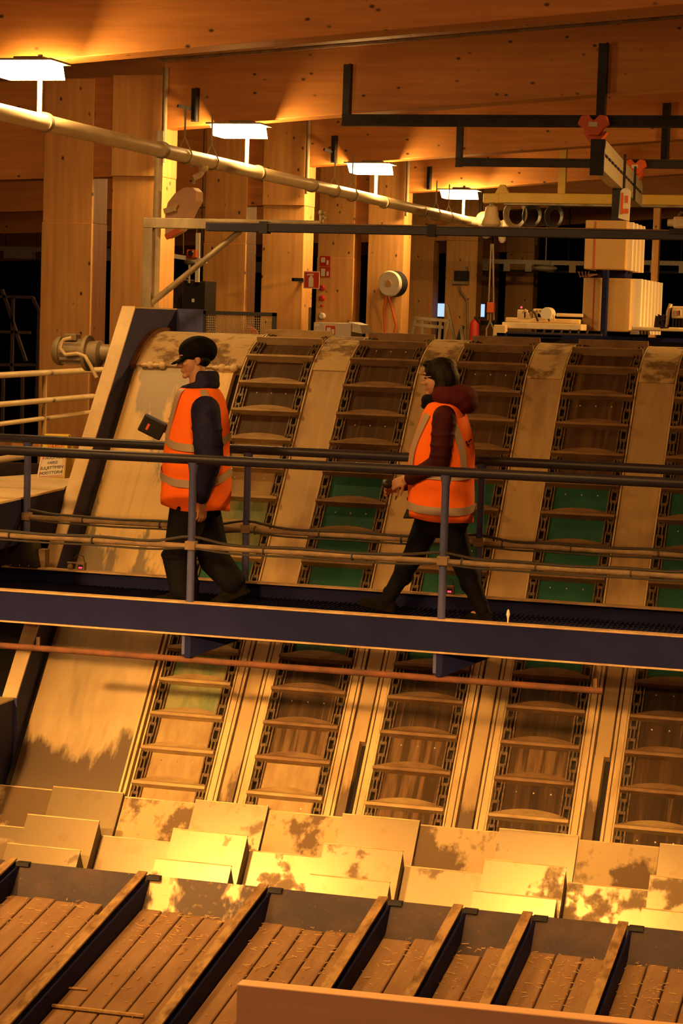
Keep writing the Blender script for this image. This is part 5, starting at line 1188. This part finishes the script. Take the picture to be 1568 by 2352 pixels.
jk.ball(P(1034, 1203), (.12, .17, .06), 16, 8)
fuse(jk, 'jacket', 'maroon', wom, .009, 3, 'quilted maroon jacket')
hd = MB()
hd.ball(P(1054, 912), (.125, .15, .085), 18, 11).ball(P(1072, 925), (.075, .12, .075), 16, 10).ball(P(1030, 928), (.10, .14, .045), 16, 9)
for i in range(14): a = math.pi*(.3+1.4*i/13); hd.ball(P(1036, 905)+Vector((-.10*math.cos(a), -.12*math.sin(a), -.005)), (.05, .045, .06), 10, 7)
fuse(hd, 'hood', 'maroon_hood', wom, .009, 4)
sc = MB()
for i in range(16): a = 2*math.pi*i/16; sc.ball(P(1010, 918)+Vector((-.085*math.cos(a), -.075*math.sin(a), -.006)), (.042, .04, .042), 10, 7)
sc.ball(P(985, 932), (.055, .07, .03), 12, 8)
fuse(sc, 'scarf', 'trousers', wom, .008, 4)
hr = MB(); B = lambda x, y, z, r: hr.ball(wc+WR @ Vector((x, y, z)), r, 18, 11, 0, WR)
B(-.022, 0, .046, (.108, .092, .088)); B(-.06, 0, -.01, (.082, .094, .10)); B(-.035, -.072, -.015, (.05, .03, .075)); B(-.035, .072, -.015, (.05, .03, .075)); B(.055, 0, .100, (.038, .065, .022))
hr.cone(wc+WR @ Vector((-.035, -.05, -.05)), P(1000, 922, -.05), .055, .04, 12)
fuse(hr, 'hair', 'hair', wom, .007, 3, 'dark tied-back hair')
gl = MB()
for g in (-1, 1):
    c = wc+WR @ Vector((.098, .033*g, .012)); gl.tube([c+WR @ Vector((0, .022*math.cos(a), .017*math.sin(a))) for a in (2*math.pi*k/14 for k in range(15))], .0016, 5)
    gl.tube([c+WR @ Vector((0, .022*g, .006)), wc+WR @ Vector((-.01, .078*g, .012))], .002, 5)
gl.build('glasses', 'alu', wom)
tr = MB(); tr.ball(P(1012, 1200), (.145, .165, .10), 18, 10)
tr.cone(FL[0], FL[1], .100, .070).cone(FL[1], FL[2]+Vector((0, 0, .0)), .072, .048).cone(RLg[0], RLg[1], .100, .072).cone(RLg[1], RLg[2], .074, .050)
tr.ball(FL[1].lerp(FL[2], .35), (.07, .068, .10), 14, 8).ball(RLg[1].lerp(RLg[2], .35), (.07, .068, .10), 14, 8)
fuse(tr, 'trousers', 'trousers', wom, .008, 4)
for A, pt in ((FL, .16), (RLg, -.14)):
    s_ = MB(); foot(s_, A[2], Vector((-1, .04, 0)), pitch=pt, s=.95); fuse(s_, 'boot', 'shoe', wom, .006, 2)
tl = P(955, 1172, -.1); MB().hexa([tl+Vector(v) for v in ((-.09, 0, -.06), (.05, -.05, -.05), (.05, .12, -.05), (-.09, .12, -.06), (-.05, 0, .04), (.05, -.05, .06), (.05, .12, .06), (-.05, .12, .04))]).build('jacket_flap', 'black', wom, bevel=.01)
vs_ = MB(); wt.skin(vs_, 26, 44, .006, lambda t: .015*math.cos(t)+.006*math.sin(3*t), .004)
ve = vs_.build('vest', 'vest', wom, smooth=True, label='orange high-visibility vest'); so = ve.modifiers.new('s', 'SOLIDIFY'); so.thickness = .006
band(wt, 1050, .03, ve); band(wt, 1128, .03, ve)
for t0, t1 in ((.72, 1.1), (2.45, 2.0)):
    mb = MB(); y0, y1 = 1056, 926
    wt.ribbon(mb, [(t0+(t1-t0)*(k/14)**2, hz(y0+(y1-y0)*k/14)) for k in range(15)], .026, .012); mb.build('shoulder_tape', 'tape', ve, smooth=True)
# dark print on the back of the vest, too blurred to read
mb = MB()
for t, y, w2 in ((2.62, 986, .018), (2.78, 984, .012), (2.92, 981, .016), (2.68, 992, .02)):
    wt.ribbon(mb, [(t-w2*3, hz(y)), (t, hz(y)+.004), (t+w2*3, hz(y))], .006, .014)
mb.build('back_print', 'ink', ve, label='small dark blue print')
hp = P(890, 1112, -.10); dv = thing('dark_glove', hp, 'small dark item held in the hands of the person in maroon', 'glove')
g = MB(); g.ball(hp, (.035, .06, .03), 12, 8).ball(hp+Vector((-.02, .03, .01)), (.025, .05, .022), 12, 8); fuse(g, 'cloth_body', 'black', dv, .006, 3)
